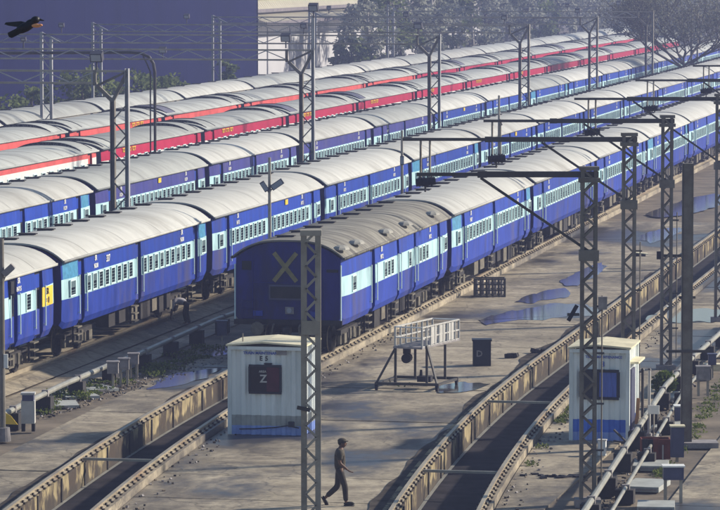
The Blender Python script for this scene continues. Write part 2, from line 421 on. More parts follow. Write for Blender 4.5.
def pit(fl, fr, label):
    root = tag(bpy.data.objects.new('pit_track', None), label, None, None, 'structure')
    col.objects.link(root)
    yy = [86 + i * 1.5 for i in range(int((S1 - 86) / 1.5))]
    def prism(name, f, x0, x1, z0, z1, m):
        mb = MB(); vs = []
        for y in yy:
            c = f(y); vs += [(c + x0, y, z0), (c + x1, y, z0), (c + x1, y, z1), (c + x0, y, z1)]
        fs = []
        for i in range(len(yy) - 1):
            o = 4 * i
            fs += [(o + j, o + (j + 1) % 4, o + 4 + (j + 1) % 4, o + 4 + j) for j in range(4)]
        fs += [(3, 2, 1, 0), tuple(4 * (len(yy) - 1) + j for j in range(4))]
        mb.add(vs, fs, m)
        return mb.build(name, root)
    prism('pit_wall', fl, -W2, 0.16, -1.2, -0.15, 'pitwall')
    rb = MB(); rb.box(0, .035, -.05, .05, -.82, -.152, 'under'); rbm = rb.mesh('wall_rib')
    y = 89.0
    while y < 190:
        link('wall_rib', rbm, root, (fl(y) + .16, y, 0)); y += random.choice([2.1, 3.2, 3.2, 4.4])
    prism('pit_wall', fr, -0.16, .22, -1.2, -0.15, 'slab')
    mb = MB(); strip(mb, lambda s: fl(s) + .155, lambda s: fr(s) - .155, -0.82, 'pitfloor', yy); mb.build('pit_floor', root)
    mb = MB(); strip(mb, lambda s: fl(s) + .17, lambda s: fl(s) + .27, -0.79, 'pipe', yy); mb.build('drain_kerb', root)
    for f in (fl, fr):
        mb = MB()
        y = 87.0
        while y < 200:
            c = f(y)
            mb.box(c - .15, c + .15, y - .065, y + .065, -.148, -.112, 'chair')
            mb.box(c + .05, c + .095, y - .045, y + .045, -.112, -.06, 'chair')
            mb.box(c - .095, c - .05, y - .045, y + .045, -.112, -.06, 'chair')
            y += 0.66
        c_ = mb.build('rail_chairs', root); c_['kind'] = 'stuff'
        prof = [(-.07, -.14), (.07, -.14), (.07, -.125), (.012, -.10), (.012, -.045), (.037, -.03), (.037, 0), (-.037, 0), (-.037, -.03), (-.012, -.045), (-.012, -.10), (-.07, -.125)]
        mb = MB(); vs = []; n = len(prof)
        for y in yy:
            vs += [(f(y) + px * 1.35, y, pz) for px, pz in prof]
        fs = [(n * i + j, n * i + (j + 1) % n, n * i + n + (j + 1) % n, n * i + n + j) for i in range(len(yy) - 1) for j in range(n)]
        mb.add(vs, fs, 'rail'); mb.build('rail', root)
    return root
pr = pit(RL, RR, 'curved inspection pit track in front of the pale blue based cabin')
pl = pit(LL, LR, 'inspection pit track leading under the X-marked end coach')
def dark_strip(f, w0, y0, y1, label):  # dark ragged-edged strip laid on the ground beside the left pit wall
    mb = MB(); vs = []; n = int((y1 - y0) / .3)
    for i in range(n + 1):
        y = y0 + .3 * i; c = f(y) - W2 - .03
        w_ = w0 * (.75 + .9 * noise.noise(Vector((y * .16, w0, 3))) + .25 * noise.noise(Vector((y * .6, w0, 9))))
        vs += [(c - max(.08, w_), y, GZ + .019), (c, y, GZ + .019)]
    mb.add(vs, [(2 * i, 2 * i + 1, 2 * i + 3, 2 * i + 2) for i in range(n)], 'dark_strip')
    tag(mb.build('dark_edge_strip'), label, kind='structure')
dark_strip(RL, .48, 86, 165, 'dark ragged strip along the left of the curved pit track')
dark_strip(LL, .45, 86, 122, 'dark ragged strip along the left pit track')
def tie(px0, px1, py, fl, fr, root):
    s = at((px0 + px1) / 2, py, 0).y
    mb = MB(); mb.box(fl(s) + .05, fr(s) - .05, s - .035, s + .035, -.13, -.06, 'pipe'); mb.build('tie_rod', root)
tie(421, 490, 468, RL, RR, pr); tie(495, 545, 399, RL, RR, pr); tie(83, 138, 456, LL, LR, pl)

# plain tracks under the other trains
TRX = {2: -34.1, 3: -43.4, 4: -51.7, 5: -59.2, 6: -66.3}
for k, xe in TRX.items():
    cx = xe - 1.95
    y0 = {2: 80}.get(k, 110)
    root = tag(bpy.data.objects.new('track', None), 'plain track under the %s train from the right' % ORD[k - 1], None, None, 'structure'); col.objects.link(root)
    mb = MB(); mb.add([(cx - 2.0, y0, GZ + .02), (cx - 1.4, y0, -.16), (cx + 1.4, y0, -.16), (cx + 2.0, y0, GZ + .02), (cx - 2.0, 520, GZ + .02), (cx - 1.4, 520, -.16), (cx + 1.4, 520, -.16), (cx + 2.0, 520, GZ + .02)], [(0, 1, 5, 4), (1, 2, 6, 5), (2, 3, 7, 6)], 'slab' if k == 2 else 'bed'); mb.build('track_apron' if k == 2 else 'ballast_bed', root)
    for sx in (-1.05, 1.05):
        mb = MB(); mb.box(cx + sx - .05, cx + sx + .05, y0, 520, -.15, 0, 'rail'); mb.build('rail', root)

# puddles
def puddle(pts, label):
    P = [at(x, y, GZ + .018) for x, y in pts]
    n = 120; vs = []; L = len(P); acc = []
    for i in range(n):
        u = i / n * L; k = int(u); f = u - k
        a_, b_, c_, d_ = P[(k - 1) % L], P[k], P[(k + 1) % L], P[(k + 2) % L]
        acc.append(0.5 * ((2 * b_) + (c_ - a_) * f + (2 * a_ - 5 * b_ + 4 * c_ - d_) * f * f + (3 * b_ - a_ - 3 * c_ + d_) * f ** 3))
    for i, p in enumerate(acc):
        q = Vector((p.x * .9, p.y * .28, 0))
        vs.append((p.x + .22 * noise.noise(q * 2.2), p.y + 1.3 * noise.noise(q * 2.2 + Vector((5, 3, 0))), GZ + .018))
    mb = MB(); mb.add(vs, [tuple(range(n))], 'water')
    o = mb.build('puddle'); tag(o, label, kind='structure')
puddle([(476, 322), (490, 316), (512, 311), (534, 306), (560, 303), (588, 306), (600, 311), (592, 316), (566, 317), (540, 319), (512, 321), (492, 324)], 'broad pool nearest the D marker, between the front train and the pit')
puddle([(516, 301), (530, 295), (548, 290), (562, 288), (571, 292), (566, 298), (546, 300), (530, 303)], 'middle pool behind the broad pool by the front train')
puddle([(560, 283), (574, 274), (590, 266), (604, 262), (606, 270), (590, 279), (576, 286)], 'narrow pool running up to the near boom mast')
puddle([(150, 388), (160, 379), (180, 373), (205, 370), (222, 369), (210, 376), (190, 382), (168, 387)], 'shallow pool beside the left pit track')
puddle([(198, 356), (214, 349), (236, 346), (236, 352), (215, 356)], 'small pool behind the boxes on posts')
puddle([(646, 214), (672, 204), (700, 196), (720, 194), (720, 204), (696, 212), (668, 217)], 'far pool on the apron beyond the masts')
puddle([(640, 236), (664, 228), (684, 229), (668, 238), (650, 242)], 'small far pool behind the third mast')
puddle([(650, 316), (675, 311), (708, 308), (720, 312), (720, 320), (690, 322), (662, 322)], 'pool to the right of the pit track')
puddle([(438, 388), (452, 383), (476, 381), (490, 385), (470, 390), (450, 392)], 'thin pool by the platform trestle')
puddle([(540, 225), (560, 220), (585, 214), (600, 216), (580, 224), (556, 230)], 'thin pool beside the front train')

# ---------------------------------------------------------------- coaches
HW = 1.95
ZE, ZC = 3.45, 4.05
def shared(key, fn, cache={}):
    if key not in cache: cache[key] = fn()
    return cache[key]

def body_mesh(L, doors, lavs, mats, end_mat='endblue', bands=(2.12, 2.80), lav_mat='cyan', flat=1.0):
    """car body lofted along Y; doors are recessed bays, lavs have a pale top panel"""
    sk, bd, up = mats
    cuts = {0.0, 0.35, 1.0, L - 1.0, L - .35, L}
    for a_, b_ in list(doors) + list(lavs): cuts |= {a_, b_}
    cuts = sorted(cuts)
    secs = []
    def inset(mid): return 0.13 if any(a_ < mid < b_ for a_, b_ in doors) else 0.0
    def taper(y):
        d = min(y, L - y)
        return 0.10 * (1 - d / 1.0) if d < 1.0 else 0.0
    def profile(y, ins):
        tp = taper(y); d = min(y, L - y)
        up_ = 0.16 * max(0, 1 - d / .35)          # the skirt sweeps up a little at the ends
        hw = HW - tp
        right = [(hw - .10, 1.10 + up_), (hw + .0, 1.32 + up_ * .6), (hw + .02, bands[0]), (hw + .01, bands[1]), (hw - .02, ZE - .02)]
        right = [(x - ins, z) for x, z in right]
        left = [(-x, z) for x, z in reversed(right)]
        return right + left
    mb = MB()
    for i in range(len(cuts) - 1):
        y0, y1 = cuts[i], cuts[i + 1]; mid = (y0 + y1) / 2; ins = inset(mid)
        p0, p1 = profile(y0, ins), profile(y1, ins); n = len(p0)
        o = len(mb.v)
        vs = [(x, y0, z) for x, z in p0] + [(x, y1, z) for x, z in p1]
        lav = any(a_ < mid < b_ for a_, b_ in lavs)
        fm = {0: sk, 1: sk, 2: bd, 3: (lav_mat if lav else up), 4: up, 5: (lav_mat if lav else up), 6: bd, 7: sk, 8: sk, 9: 'under'}
        base = len(mb.v); mb.v += vs
        for j in range(n):
            k = (j + 1) % n
            mb.f.append([base + j, base + n + j, base + n + k, base + k][::-1] if False else [base + j, base + k, base + n + k, base + n + j][::-1])
            mb.mi.append(mb.idx(fm[j]))
        if ins or True:
            # close the steps at both sides of the bay
            pa, pb = profile(y0, 0), profile(y0, .13)
            if ins:
                for yy in (y0, y1):
                    pa, pb = profile(yy, 0), profile(yy, .13)
                    for side in (range(0, 4), range(5, 9)):
                        for j in side:
                            b0 = len(mb.v)
                            mb.v += [(pa[j][0], yy, pa[j][1]), (pa[j + 1][0], yy, pa[j + 1][1]), (pb[j + 1][0], yy, pb[j + 1][1]), (pb[j][0], yy, pb[j][1])]
                            mb.f.append([b0, b0 + 1, b0 + 2, b0 + 3]); mb.mi.append(mb.idx(up))
    for y in (0.0, L):
        p = profile(y, 0); b0 = len(mb.v); n = len(p)
        arc = [(-(HW - .12) + 2 * (HW - .12) * i / 10, ZE - .02 + (ZC - ZE - .05) * flat * (1 - (abs(-1 + .2 * i)) ** 2.6)) for i in range(1, 10)]
        pts = p[:5] + [(x, z) for x, z in reversed(arc)] + p[5:]
        mb.v += [(x, y, z) for x, z in pts]
        f = list(range(b0, b0 + len(pts)))
        mb.f.append(f if y == 0 else f[::-1]); mb.mi.append(mb.idx(end_mat))
    me = mb.mesh('coach_body')
    return me

def roof_z(u):   # u in -1..1
    return ZE + (ZC - ZE) * (1 - abs(u) ** 3.0)
def roof_mesh(L, m, ribs=True, ribstep=1.7, ribm='rib', flat=1.0):
    mb = MB(); n = 20; hw = HW + .03
    us = [math.sin(-math.pi / 2 + math.pi * i / n) * .55 + .45 * (-1 + 2 * i / n) for i in range(n + 1)]
    arc = [(hw * u, ZE + (roof_z(u) - ZE) * flat) for u in us]
    low = [(x, z - .06) for x, z in arc]
    vs = []; q = 10
    yl = [-.06] + [L * i / q for i in range(1, q)] + [L + .06]
    for y in yl: vs += [(x, y, z) for x, z in arc]
    k = n + 1
    fs = [(i * k + j, i * k + j + 1, (i + 1) * k + j + 1, (i + 1) * k + j) for i in range(len(yl) - 1) for j in range(n)]
    mb.add(vs, fs, m)
    for y in (yl[0], yl[-1]):
        v2 = [(x, y, z) for x, z in arc] + [(x, y, z) for x, z in low]
        mb.add(v2, [(j, j + 1, k + j + 1, k + j) for j in range(n)], m)
    for sx in (-1, 1):   # rain gutter
        mb.box(sx * hw - .035, sx * hw + .035, -.06, L + .06, ZE - .07, ZE + .015, m)
    if ribs:
        y = ribstep * .6
        while y < L:
            v3 = []
            for x, z in arc: v3 += [(x * 1.004, y, z + .002), (x * 1.004, y + .02, z + .009), (x * 1.004, y + .05, z + .009), (x * 1.004, y + .07, z + .002)]
            mb.add(v3, [(4 * j + c, 4 * j + 4 + c, 4 * j + 5 + c, 4 * j + 1 + c) for j in range(n) for c in range(3)], ribm)
            y += ribstep
    me = mb.mesh('roof', True)
    return me

def window_mesh(kind, w_=0.50, h=0.56):
    mb = MB(); t_ = .05
    # local: x outwards, y along, z up, centre at origin
    mb.box(-.01, .012, -w_ / 2, w_ / 2, -h / 2, h / 2, 'glass')
    for s in (-1, 1):
        mb.box(-.01, .04, s * w_ / 2 - t_ / 2, s * w_ / 2 + t_ / 2, -h / 2 - t_ / 2, h / 2 + t_ / 2, 'frame')
        mb.box(-.01, .038, -w_ / 2 + t_ / 2, w_ / 2 - t_ / 2, s * h / 2 - t_ / 2, s * h / 2 + t_ / 2, 'frame')
    if kind == 'bars':
        for i in range(4):
            z = -h / 2 + h * (i + 1) / 5
            mb.box(.012, .030, -w_ / 2 + .02, w_ / 2 - .02, z - .012, z + .012, 'louver')
    elif kind == 'half':
        for i in range(5):
            z = 0.0 + h / 2 * (i + .3) / 5
            mb.box(.008, .028, -w_ / 2 + .02, w_ / 2 - .02, z, z + .045, 'louver')
        for i in range(2):
            z = -h / 2 + h / 2 * (i + 1) / 3
            mb.box(.012, .030, -w_ / 2 + .02, w_ / 2 - .02, z - .012, z + .012, 'louver')
    elif kind == 'shut':
        for i in range(8):
            z = -h / 2 + h * (i + .15) / 8
            mb.box(.008, .028, -w_ / 2 + .02, w_ / 2 - .02, z, z + .05, 'louver')
    elif kind == 'round':
        pass
    return mb.mesh('window')

def door_mesh(w_, up='blue', sk='skirt'):
    mb = MB()
    mb.box(-.03, .02, .06, w_ - .06, 1.22, 3.32, 'black')
    mb.box(.02, .035, .10, w_ - .10, 1.25, 2.10, sk)
    mb.box(.02, .035, .10, w_ - .10, 2.80, 3.25, up)
    mb.box(.02, .03, .18, w_ - .18, 2.2, 2.72, 'glass')
    return mb.mesh('door')
def handrail_mesh():
    mb = MB(); mb.cyl((.10, 0, 1.5), (.10, 0, 2.85), .022, .022, 'frame', 6)
    for z in (1.55, 2.8): mb.bar((.0, 0, z), (.10, 0, z), .03, .03, 'frame')
    return mb.mesh('handrail')
def step_mesh():
    mb = MB()
    for z in (.45, .72, .98): mb.box(-.10, .16, .02, .60, z, z + .05, 'axle')
    for y in (.0, .60): mb.box(-.05, .02, y, y + .03, .40, 1.2, 'under')
    return mb.mesh('footstep')
def vent_mesh():
    mb = MB()
    mb.box(-.28, .28, -.12, .12, .0, .05, 'black'); mb.box(-.34, .34, -.15, .15, .05, .085, 'under')
    return mb.mesh('roof_vent')
def lump_mesh():
    mb = MB(); n = 8
    vs = []
    for i in range(5):
        a_ = i / 4 * math.pi / 2
        for j in range(n):
            b_ = 2 * math.pi * j / n
            vs.append((.30 * math.cos(a_) * math.cos(b_), .46 * math.cos(a_) * math.sin(b_), .15 * math.sin(a_)))
    mb.add(vs, [(i * n + j, i * n + (j + 1) % n, (i + 1) * n + (j + 1) % n, (i + 1) * n + j) for i in range(4) for j in range(n)], 'rib')
    return mb.mesh('roof_vent')
def bogie_mesh():
    mb = MB()
    for sx in (-1, 1):
        x = sx * 1.42
        mb.box(x - .09, x + .09, -1.75, 1.75, .62, .80, 'under')
        mb.box(x - .10, x + .10, -.55, .55, .42, .62, 'under')
        for y in (-1.3, 1.3):
            mb.box(x - .02 * 1 - .13, x + .17, y - .20, y + .20, .32, .66, 'axle')
            for d in (-.34, .34):
                mb.cyl((x, y + d, .30), (x, y + d, .64), .09, .09, 'axle', 8)
        for y in (-.3, .3): mb.cyl((x + sx * .06, y, .38), (x + sx * .06, y, .75), .12, .12, 'axle', 8)
    mb.box(-1.35, 1.35, -.35, .35, .55, .95, 'under')
    return mb.mesh('bogie')
def wheel_mesh():
    mb = MB()
    mb.cyl((-.06, 0, 0), (.06, 0, 0), .46, .46, 'under', 18); mb.cyl((-.09, 0, 0), (-.055, 0, 0), .49, .49, 'rail', 18); mb.cyl((.055, 0, 0), (.10, 0, 0), .12, .10, 'axle', 10)
    return mb.mesh('wheel')
def gang_mesh(flat=1.0):
    mb = MB(); n = 16; hw = 1.45
    us = [-1 + 2 * i / n for i in range(n + 1)]
    for y in (0.10, .32, .54, .76):
        k = n + 1
        pr = [(hw * u, ZE + (roof_z(u) - ZE) * flat - .10) for u in us] + [(hw, 1.3), (-hw, 1.3)]
        q = len(pr)
        vs = [(x, y, z) for x, z in pr] + [(x, y + .15, z) for x, z in pr]
        mb.add(vs, [(j, (j + 1) % q, q + (j + 1) % q, q + j) for j in range(q)] + [tuple(range(q)), tuple(reversed(range(q, 2 * q)))], 'black')
    return mb.mesh('gangway_bellows')
def gear_mesh(v):
    rnd = random.Random(v); mb = MB(); y = 0
    for i in range(4):
        w_ = rnd.uniform(.5, 1.1); y += rnd.uniform(.2, .9)
        mb.box(1.15, 1.62, y, y + w_, rnd.uniform(.35, .55), 1.12, rnd.choice(['under', 'axle', 'under'])); y += w_
    mb.cyl((.6, -.5, .7), (.6, y, .7), .22, .22, 'under', 10)
    mb.box(-1.2, -.7, 0, 2.5, .4, 1.12, 'under')
    return mb.mesh('underframe_gear')

DOORM = {}
def blue_coach(y0, xe, L, kind, label, idx, roofm='roof', group=None, mats=('skirt', 'band', 'blue'), near=True, code=('SR', '19412'), plate=None, num=None, lavcyan=False):
    c = thing('train_coach', label, 'train coach', (xe - HW, y0, 0), 0, group)
    body = L - 1.0
    f = body / 20.5
    if kind == 'gs':
        doors = [(1.85, 2.55), (9.45, 10.15), (18.0, 18.7)]; lavs = [(0.15, 1.75), (18.8, 20.3)]
        wins = [2.95 + .80 * i for i in range(8)] + [10.55 + .82 * i for i in range(9)]; small = [1.0, 19.5]
    elif kind == 'sl':
        doors = [(1.85, 2.55), (18.0, 18.7)]; lavs = [(0.15, 1.75), (18.8, 20.3)]
        wins = [3.0 + .80 * i for i in range(19)]; small = [1.0, 19.5]
    elif kind == 'slr':
        doors = [(4.6, 5.4), (9.55, 9.95), (12.9, 13.25), (17.75, 18.4)]; lavs = []
        wins = [7.2, 7.8, 8.45, 11.9, 14.0, 14.7, 15.4]; small = [1.6, 19.4]
    else:   # 'brake'
        doors = [(15.25, 16.05), (18.05, 18.95)]; lavs = []
        wins = [17.2]; small = [2.0, 5.0]
    doors = [(a_ * f, b_ * f) for a_, b_ in doors]; lavs = [(a_ * f, b_ * f) for a_, b_ in lavs]
    key = (kind, round(L, 2), mats, lavcyan)
    link('body', shared(('body',) + key, lambda: body_mesh(body, doors, lavs, mats, lav_mat='cyan' if lavcyan else mats[2])), c)
    rf = link('roof', shared(('roof', round(L, 2), roofm), lambda: roof_mesh(body, roofm, ribs=True, ribstep=(2.1 if roofm == 'roofold' else 5.1), ribm=roofm)), c)
    for k, y in enumerate(wins):
        r = random.random()
        wk = 'bars' if r < .58 else ('half' if r < .78 else 'shut')
        if idx == 'open': wk = 'bars' if r < .8 else 'half'
        link('window', shared(('w', wk), lambda: window_mesh(wk)), c, (HW + .015, y * f, 2.46))
    for y in small:
        link('window', shared(('w', 'small'), lambda: window_mesh('half', .62, .52)), c, (HW + .015, y * f, 2.46))
    for a_, b_ in doors:
        d = link('door', shared(('door', round(b_ - a_, 2)), lambda: door_mesh(b_ - a_)), c, (HW - .12, a_, 0))
        if near:
            link('handrail', shared('hr', handrail_mesh), c, (HW - .03, a_ - .12, 0)); link('handrail', shared('hr', handrail_mesh), c, (HW - .03, b_ + .12, 0))
        link('footstep', shared('step', step_mesh), c, (HW - .22, a_ + .02, 0))
    n = 9
    if roofm == 'roofold':
        for px in (.55, 3.2, 8.6, 12.6, 18.4):
            link('roof_vent', shared('lump', lump_mesh), rf, (HW * .90, px, ZE + .26))
    for i in range(n):
        link('roof_vent', shared('vent', vent_mesh), rf, (-.38, 1.3 + i * (body - 2.6) / (n - 1), ZC - .02))
    for y in (3.4, body - 3.4):
        bg_ = link('bogie', shared('bogie', bogie_mesh), c, (0, y, 0))
        for sy in (-1.3, 1.3):
            for sx in (-1.1, 1.1):
                link('wheel', shared('wheel', wheel_mesh), bg_, (sx, sy, .46))
    link('underframe_gear', shared(('gear', hash(label) % 3 if False else len(label) % 3), lambda: gear_mesh(len(label) % 3)), c, (0, 6.3, 0))
    link('underframe_gear', shared(('gear', 1 + len(label) % 3), lambda: gear_mesh(5 + len(label) % 3)), c, (0, 11.0, 0))
    link('gangway_bellows', shared('gang', gang_mesh), c, (0, body, 0))
    if code:
        rot = (R(90), 0, R(90))
        for (yy, ) in (((4.0 if kind != 'slr' else 6.6) * f,), (16.2 * f,)):
            link('lettering', shared(('t', code[0]), lambda: text_mesh(code[0], .26, 'white')), c, (HW + .012, yy, 3.24)).rotation_euler = rot
            link('lettering', shared(('t', code[1]), lambda: text_mesh(code[1], .22, 'white')), c, (HW + .016, yy, 2.97)).rotation_euler = rot
    if num:
        link('lettering', text_mesh(num, .34, 'white'), c, (HW + .012, 5.6 * f, 3.10)).rotation_euler = (R(90), 0, R(90))
    if plate:
        mb = MB(); mb.box(0, .03, -.26, .26, -.11, .11, 'yellow'); mb.build('name_board', c, (HW + .005, plate * f, 3.22))
    return c

RED_L = 23.51
def red_coach(y0, xe, L, label, group, paint, near, band, txt):
    c = thing('train_coach', label, 'train coach', (xe - HW, y0, .15), 0, group)
    body = L - 1.0
    doors = [(1.2, 2.0), (body - 2.0, body - 1.2)]
    mats = ('greyband', 'greyband', paint) if band else (paint, 'greyband', paint)
    link('body', shared(('rb', round(L, 2), mats), lambda: body_mesh(body, doors, [], mats, 'acroof', (2.0, 2.80 if not band else 3.10), flat=.66)), c)
    rf = link('roof', shared(('rr', round(L, 2)), lambda: roof_mesh(body, 'roofgrey', ribstep=2.8, flat=.66)), c)
    fz_ = lambda u: ZE + (roof_z(u * .93) - ZE) * .66
    def unit():
        mb = MB(); n = 12; hw = HW * .93
        us = [-1 + 2 * i / n for i in range(n + 1)]
        for (ya, yb, h, m_) in ((0, 2.2, .13, 'acroof'), (2.2, 2.35, .17, 'black'), (0, .12, .16, 'black')):
            v = []
            for y in (ya, yb):
                v += [(hw * u, y, fz_(u) + h * (1 - .75 * u * u)) for u in us] + [(hw * u, y, fz_(u) - .05) for u in us]
            k = n + 1
            fs = [(j, j + 1, 2 * k + j + 1, 2 * k + j) for j in range(n)] + [(k + j, k + j + 1, j + 1, j) for j in range(n)] + [(2 * k + j, 2 * k + j + 1, 3 * k + j + 1, 3 * k + j) for j in range(n)]
            fs += [(0, 2 * k, 3 * k, k), (n, k + n, 3 * k + n, 2 * k + n)]
            mb.add(v, fs, m_)
        return mb.mesh('roof_unit')
    def unit2():
        mb = unit(); mb.materials[0] = M['roofgrey']; return mb
    link('roof_unit', shared('unit', unit) if int(y0) % 3 == 0 else shared('unit2', unit2), rf, (0, .5, 0))
    link('roof_unit', shared('unit2', unit2), rf, (0, body - 3.0, 0))
    for a_, b_ in doors:
        link('door', shared(('rdoor', paint), lambda: door_mesh(.8, paint, paint)), c, (HW - .12, a_, 0))
    if near:
        for i in range(12):
            link('window', shared(('w', 'rw'), lambda: window_mesh('plain', .62, .42)), c, (HW + .015, 3.1 + i * (body - 6.2) / 11, 2.62))
    for y in (3.0, body - 3.0):
        link('bogie', shared('bogie', bogie_mesh), c, (0, y, 0))
    link('gangway_bellows', shared('gangr', lambda: gang_mesh(.66)), c, (0, body, 0))
    if txt:
        mb = MB(); rnd = random.Random(3)
        y = 0
        for i in range(9):
            w_ = rnd.uniform(.16, .32)
            mb.box(0, .02, y, y + w_, .04, .09, 'yellow')
            mb.box(0, .02, y + w_ * .4, y + w_ * .4 + .07, -.14, .04, 'yellow')
            if i % 2: mb.box(0, .02, y + .02, y + w_ * .8, -.14, -.08, 'yellow')
            y += w_ + (.25 if i in (2, 5) else .05)
        link('lettering', shared('redtxt', lambda: mb.mesh('lettering')), c, (HW + .012, txt, 3.22))
    return c

T1S, T1L = 123.67, 22.19
for k in range(8):
    lab = 'weathered-roof blue brake coach showing its navy end with the X mark' if k == 0 else \
        'blue coach %s in line behind the X-marked end coach, nearest train' % ORD[k - 1]
    c = blue_coach(T1S + k * T1L, -25.05, T1L, 'slr' if k == 0 else ('gs' if k in (1, 3, 5) else 'sl'), lab, 0, 'roofold' if k == 0 else 'roof', 'coaches of the nearest blue train', code=('SR', '98712') if k == 0 else ('SR', '95427'), lavcyan=k in (1, 4))
    if k == 0:
        mb = MB()
        for s in (-1, 1):
            mb.bar((-.40 * s, -.03, 2.62), (.40 * s, -.03 - .012 * s, 3.60), .02, .15, 'xmark')
        mb.build('x_mark', c, (-.10, .0, 0))
        mb = MB()
        for x in (-1.25, 1.2): mb.box(x - .02, x + .02, -.025, 0, 1.25, 3.35, 'endblue')
        mb.box(-1.25, 1.2, -.022, 0, 2.55, 2.58, 'endblue'); mb.box(-1.9, 1.9, -.06, 0, 1.12, 1.30, 'under'); mb.build('end_stiffener', c)
        mb = MB(); mb.box(-1.62, -1.30, -.03, 0, 3.0, 3.3, 'black'); mb.build('end_shutter', c)
        mb = MB(); mb.box(1.35, 1.75, -.03, 0, 2.95, 3.05, 'black'); mb.build('end_shutter', c)
        for x in (-1.05, .95):
            mb = MB(); mb.box(x - .16, x + .16, -.09, 0, 1.42, 1.60, 'skirt'); mb.build('lamp_bracket', c)
        mb = MB(); mb.box(-.62, .62, -.07, 0, 1.98, 2.50, 'boxblue'); mb.box(-.56, .56, -.085, -.07, 2.04, 2.44, 'support'); mb.build('end_panel', c, (-.05, 0, 0))
        mb = MB()
        for sx in (-1, 1):
            mb.cyl((sx * .98, -.02, 1.02), (sx * .98, -.50, 1.02), .10, .10, 'under', 10); mb.cyl((sx * .98, -.50, 1.02), (sx * .98, -.56, 1.02), .24, .22, 'axle', 14)
            b_ = mb.build('buffer', c); mb = MB()
        mb.box(-.12, .12, -.36, 0, .85, 1.06, 'under'); mb.cyl((0, -.30, .90), (0, -.34, .45), .05, .06, 'axle', 8); mb.build('coupling_hook', c)
        for sx in (-.5, .42):
            mb = MB(); mb.tube([(sx, -.03, 1.15), (sx, -.22, 1.05), (sx * 1.1, -.26, .75), (sx * 1.1, -.22, .5)], .035, 'axle', 6); mb.build('brake_hose', c)
        mb = MB(); mb.cyl((.05, -.10, 1.62), (.05, -.01, 1.62), .09, .09, 'brass', 12); mb.box(-.10, .2, -.05, 0, 1.5, 1.74, 'boxgrey'); mb.build('tail_lamp', c)
        mb = MB()
        for z in (1.35, 1.65, 1.95): mb.cyl((-1.6, -.08, z), (-1.15, -.08, z), .018, .018, 'endblue', 6)
        for x in (-1.6, -1.15): mb.cyl((x, -.08, 1.3), (x, -.08, 2.0), .018, .018, 'endblue', 6)
        mb.build('end_ladder', c)
        for sx, yy in ((1.86, .10), (-1.86, .10)):
            mb = MB(); mb.cyl((sx, -.06, 1.3), (sx, -.06, 3.2), .025, .025, 'frame', 6); mb.build('corner_handrail', c)
T2S, T2L = 120.56, 21.93
for k in range(-1, 13):
    lab = {-2: 'blue coach cut off at the left edge, second train from the right', -1: 'blue brake coach with the yellow plate at the left edge of the photo'}.get(k)
    lab = lab or 'blue coach %s behind the yellow-plated brake coach, second train' % ORD[k]
    c = blue_coach(T2S + k * T2L, -34.1, T2L, 'brake' if k == -1 else ('sl' if k in (3, 6, 8) else 'gs'), lab, 'open' if k == 0 else 0, 'roof', 'coaches of the second blue train', near=k < 4, plate=(13.0 if k == 1 else 12.0 if k == 4 else None), num='337' if k == 0 else None, code=('SR', '96208') if k == 0 else ('SR', '04715'), lavcyan=k in (0, 3))
    if k == -1:
        mb = MB(); mb.box(0, .03, 0, 1.25, 2.15, 2.78, 'yellow'); mb.build('yellow_plate', c, (HW + .02, 19.15, 0))
        link('lettering', text_mesh("SR\n= 0", .30, 'ink'), c, (HW + .055, 19.75, 2.47)).rotation_euler = (R(90), 0, R(90))
        mb = MB(); mb.box(0, .05, -.30, .30, 2.75, 3.35, 'glass'); mb.box(.05, .08, -.30, .05, 2.9, 3.3, 'black'); mb.build('open_hatch', c, (HW + .01, 15.7, 0))
T3S, T3L = 159.03, 21.68
for k in range(-1, 15):
    lab = 'leftmost blue coach of the third train, behind the grey twin-legged mast' if k == -1 else 'blue coach %s after the leftmost one in the third train' % ORD[k]
    m3 = ('violet', 'band', 'violet') if 0 <= k <= 3 else ('skirt', 'band', 'blue')
    blue_coach(T3S + k * T3L, -43.4, T3L, 'gs' if k % 2 else 'sl', lab, 0, 'roof' if k % 3 else 'roofgrey', 'coaches of the third blue train', m3, near=False, plate=11.0 if k in (0, 4) else None, code=('SR', '01239'), lavcyan=k in (-1, 6))
for k in range(-2, 12):
    y0 = 190.56 + k * RED_L
    if y0 < 140: continue
    lab = 'red-roofline coach %s from the left in the front red train' % ORD[k + 2]
    red_coach(y0, -51.7, RED_L, lab, 'coaches of the front red train', 'coral' if k < 0 else 'red', k < 3, k < 0, 4.0 if 0 <= k < 7 else None)
for k in range(-3, 12):
    y0 = 234.1 + k * 22.95
    lab = 'red striped grey-roofed coach %s from the left in the rear red train' % ORD[k + 3]
    red_coach(y0, -59.2, 22.95, lab, 'coaches of the rear red train', 'coral' if k < 4 else 'red', False, False, 14.0 if k == -1 else None)
def cream_coach(y0, xe, L, label, warm):
    c = thing('train_coach', label, 'train coach', (xe - HW, y0, 0), 0, 'cream roofed coaches of the far train')
    body = L - 1.0
    doors = [(1.85, 2.55), (body - 2.5, body - 1.8)]
    link('body', shared('cream_body', lambda: body_mesh(body, doors, [], ('beige', 'beige', 'beige'), 'acroof')), c)
    rf = link('roof', shared(('cr', warm), lambda: roof_mesh(body, 'roof' if warm else 'roofgrey', ribstep=2.9)), c)
    for a_, b_ in doors: link('door', shared(('bdoor'), lambda: door_mesh(.7, 'beige', 'beige')), c, (HW - .12, a_, 0))
    for i in range(4): link('roof_vent', shared('vent', vent_mesh), rf, (-.38, 2.5 + i * 5.2, ZC - .02))
    for y in (3.0, body - 3.0): link('bogie', shared('bogie', bogie_mesh), c, (0, y, 0))
    link('gangway_bellows', shared('gang', gang_mesh), c, (0, body, 0))
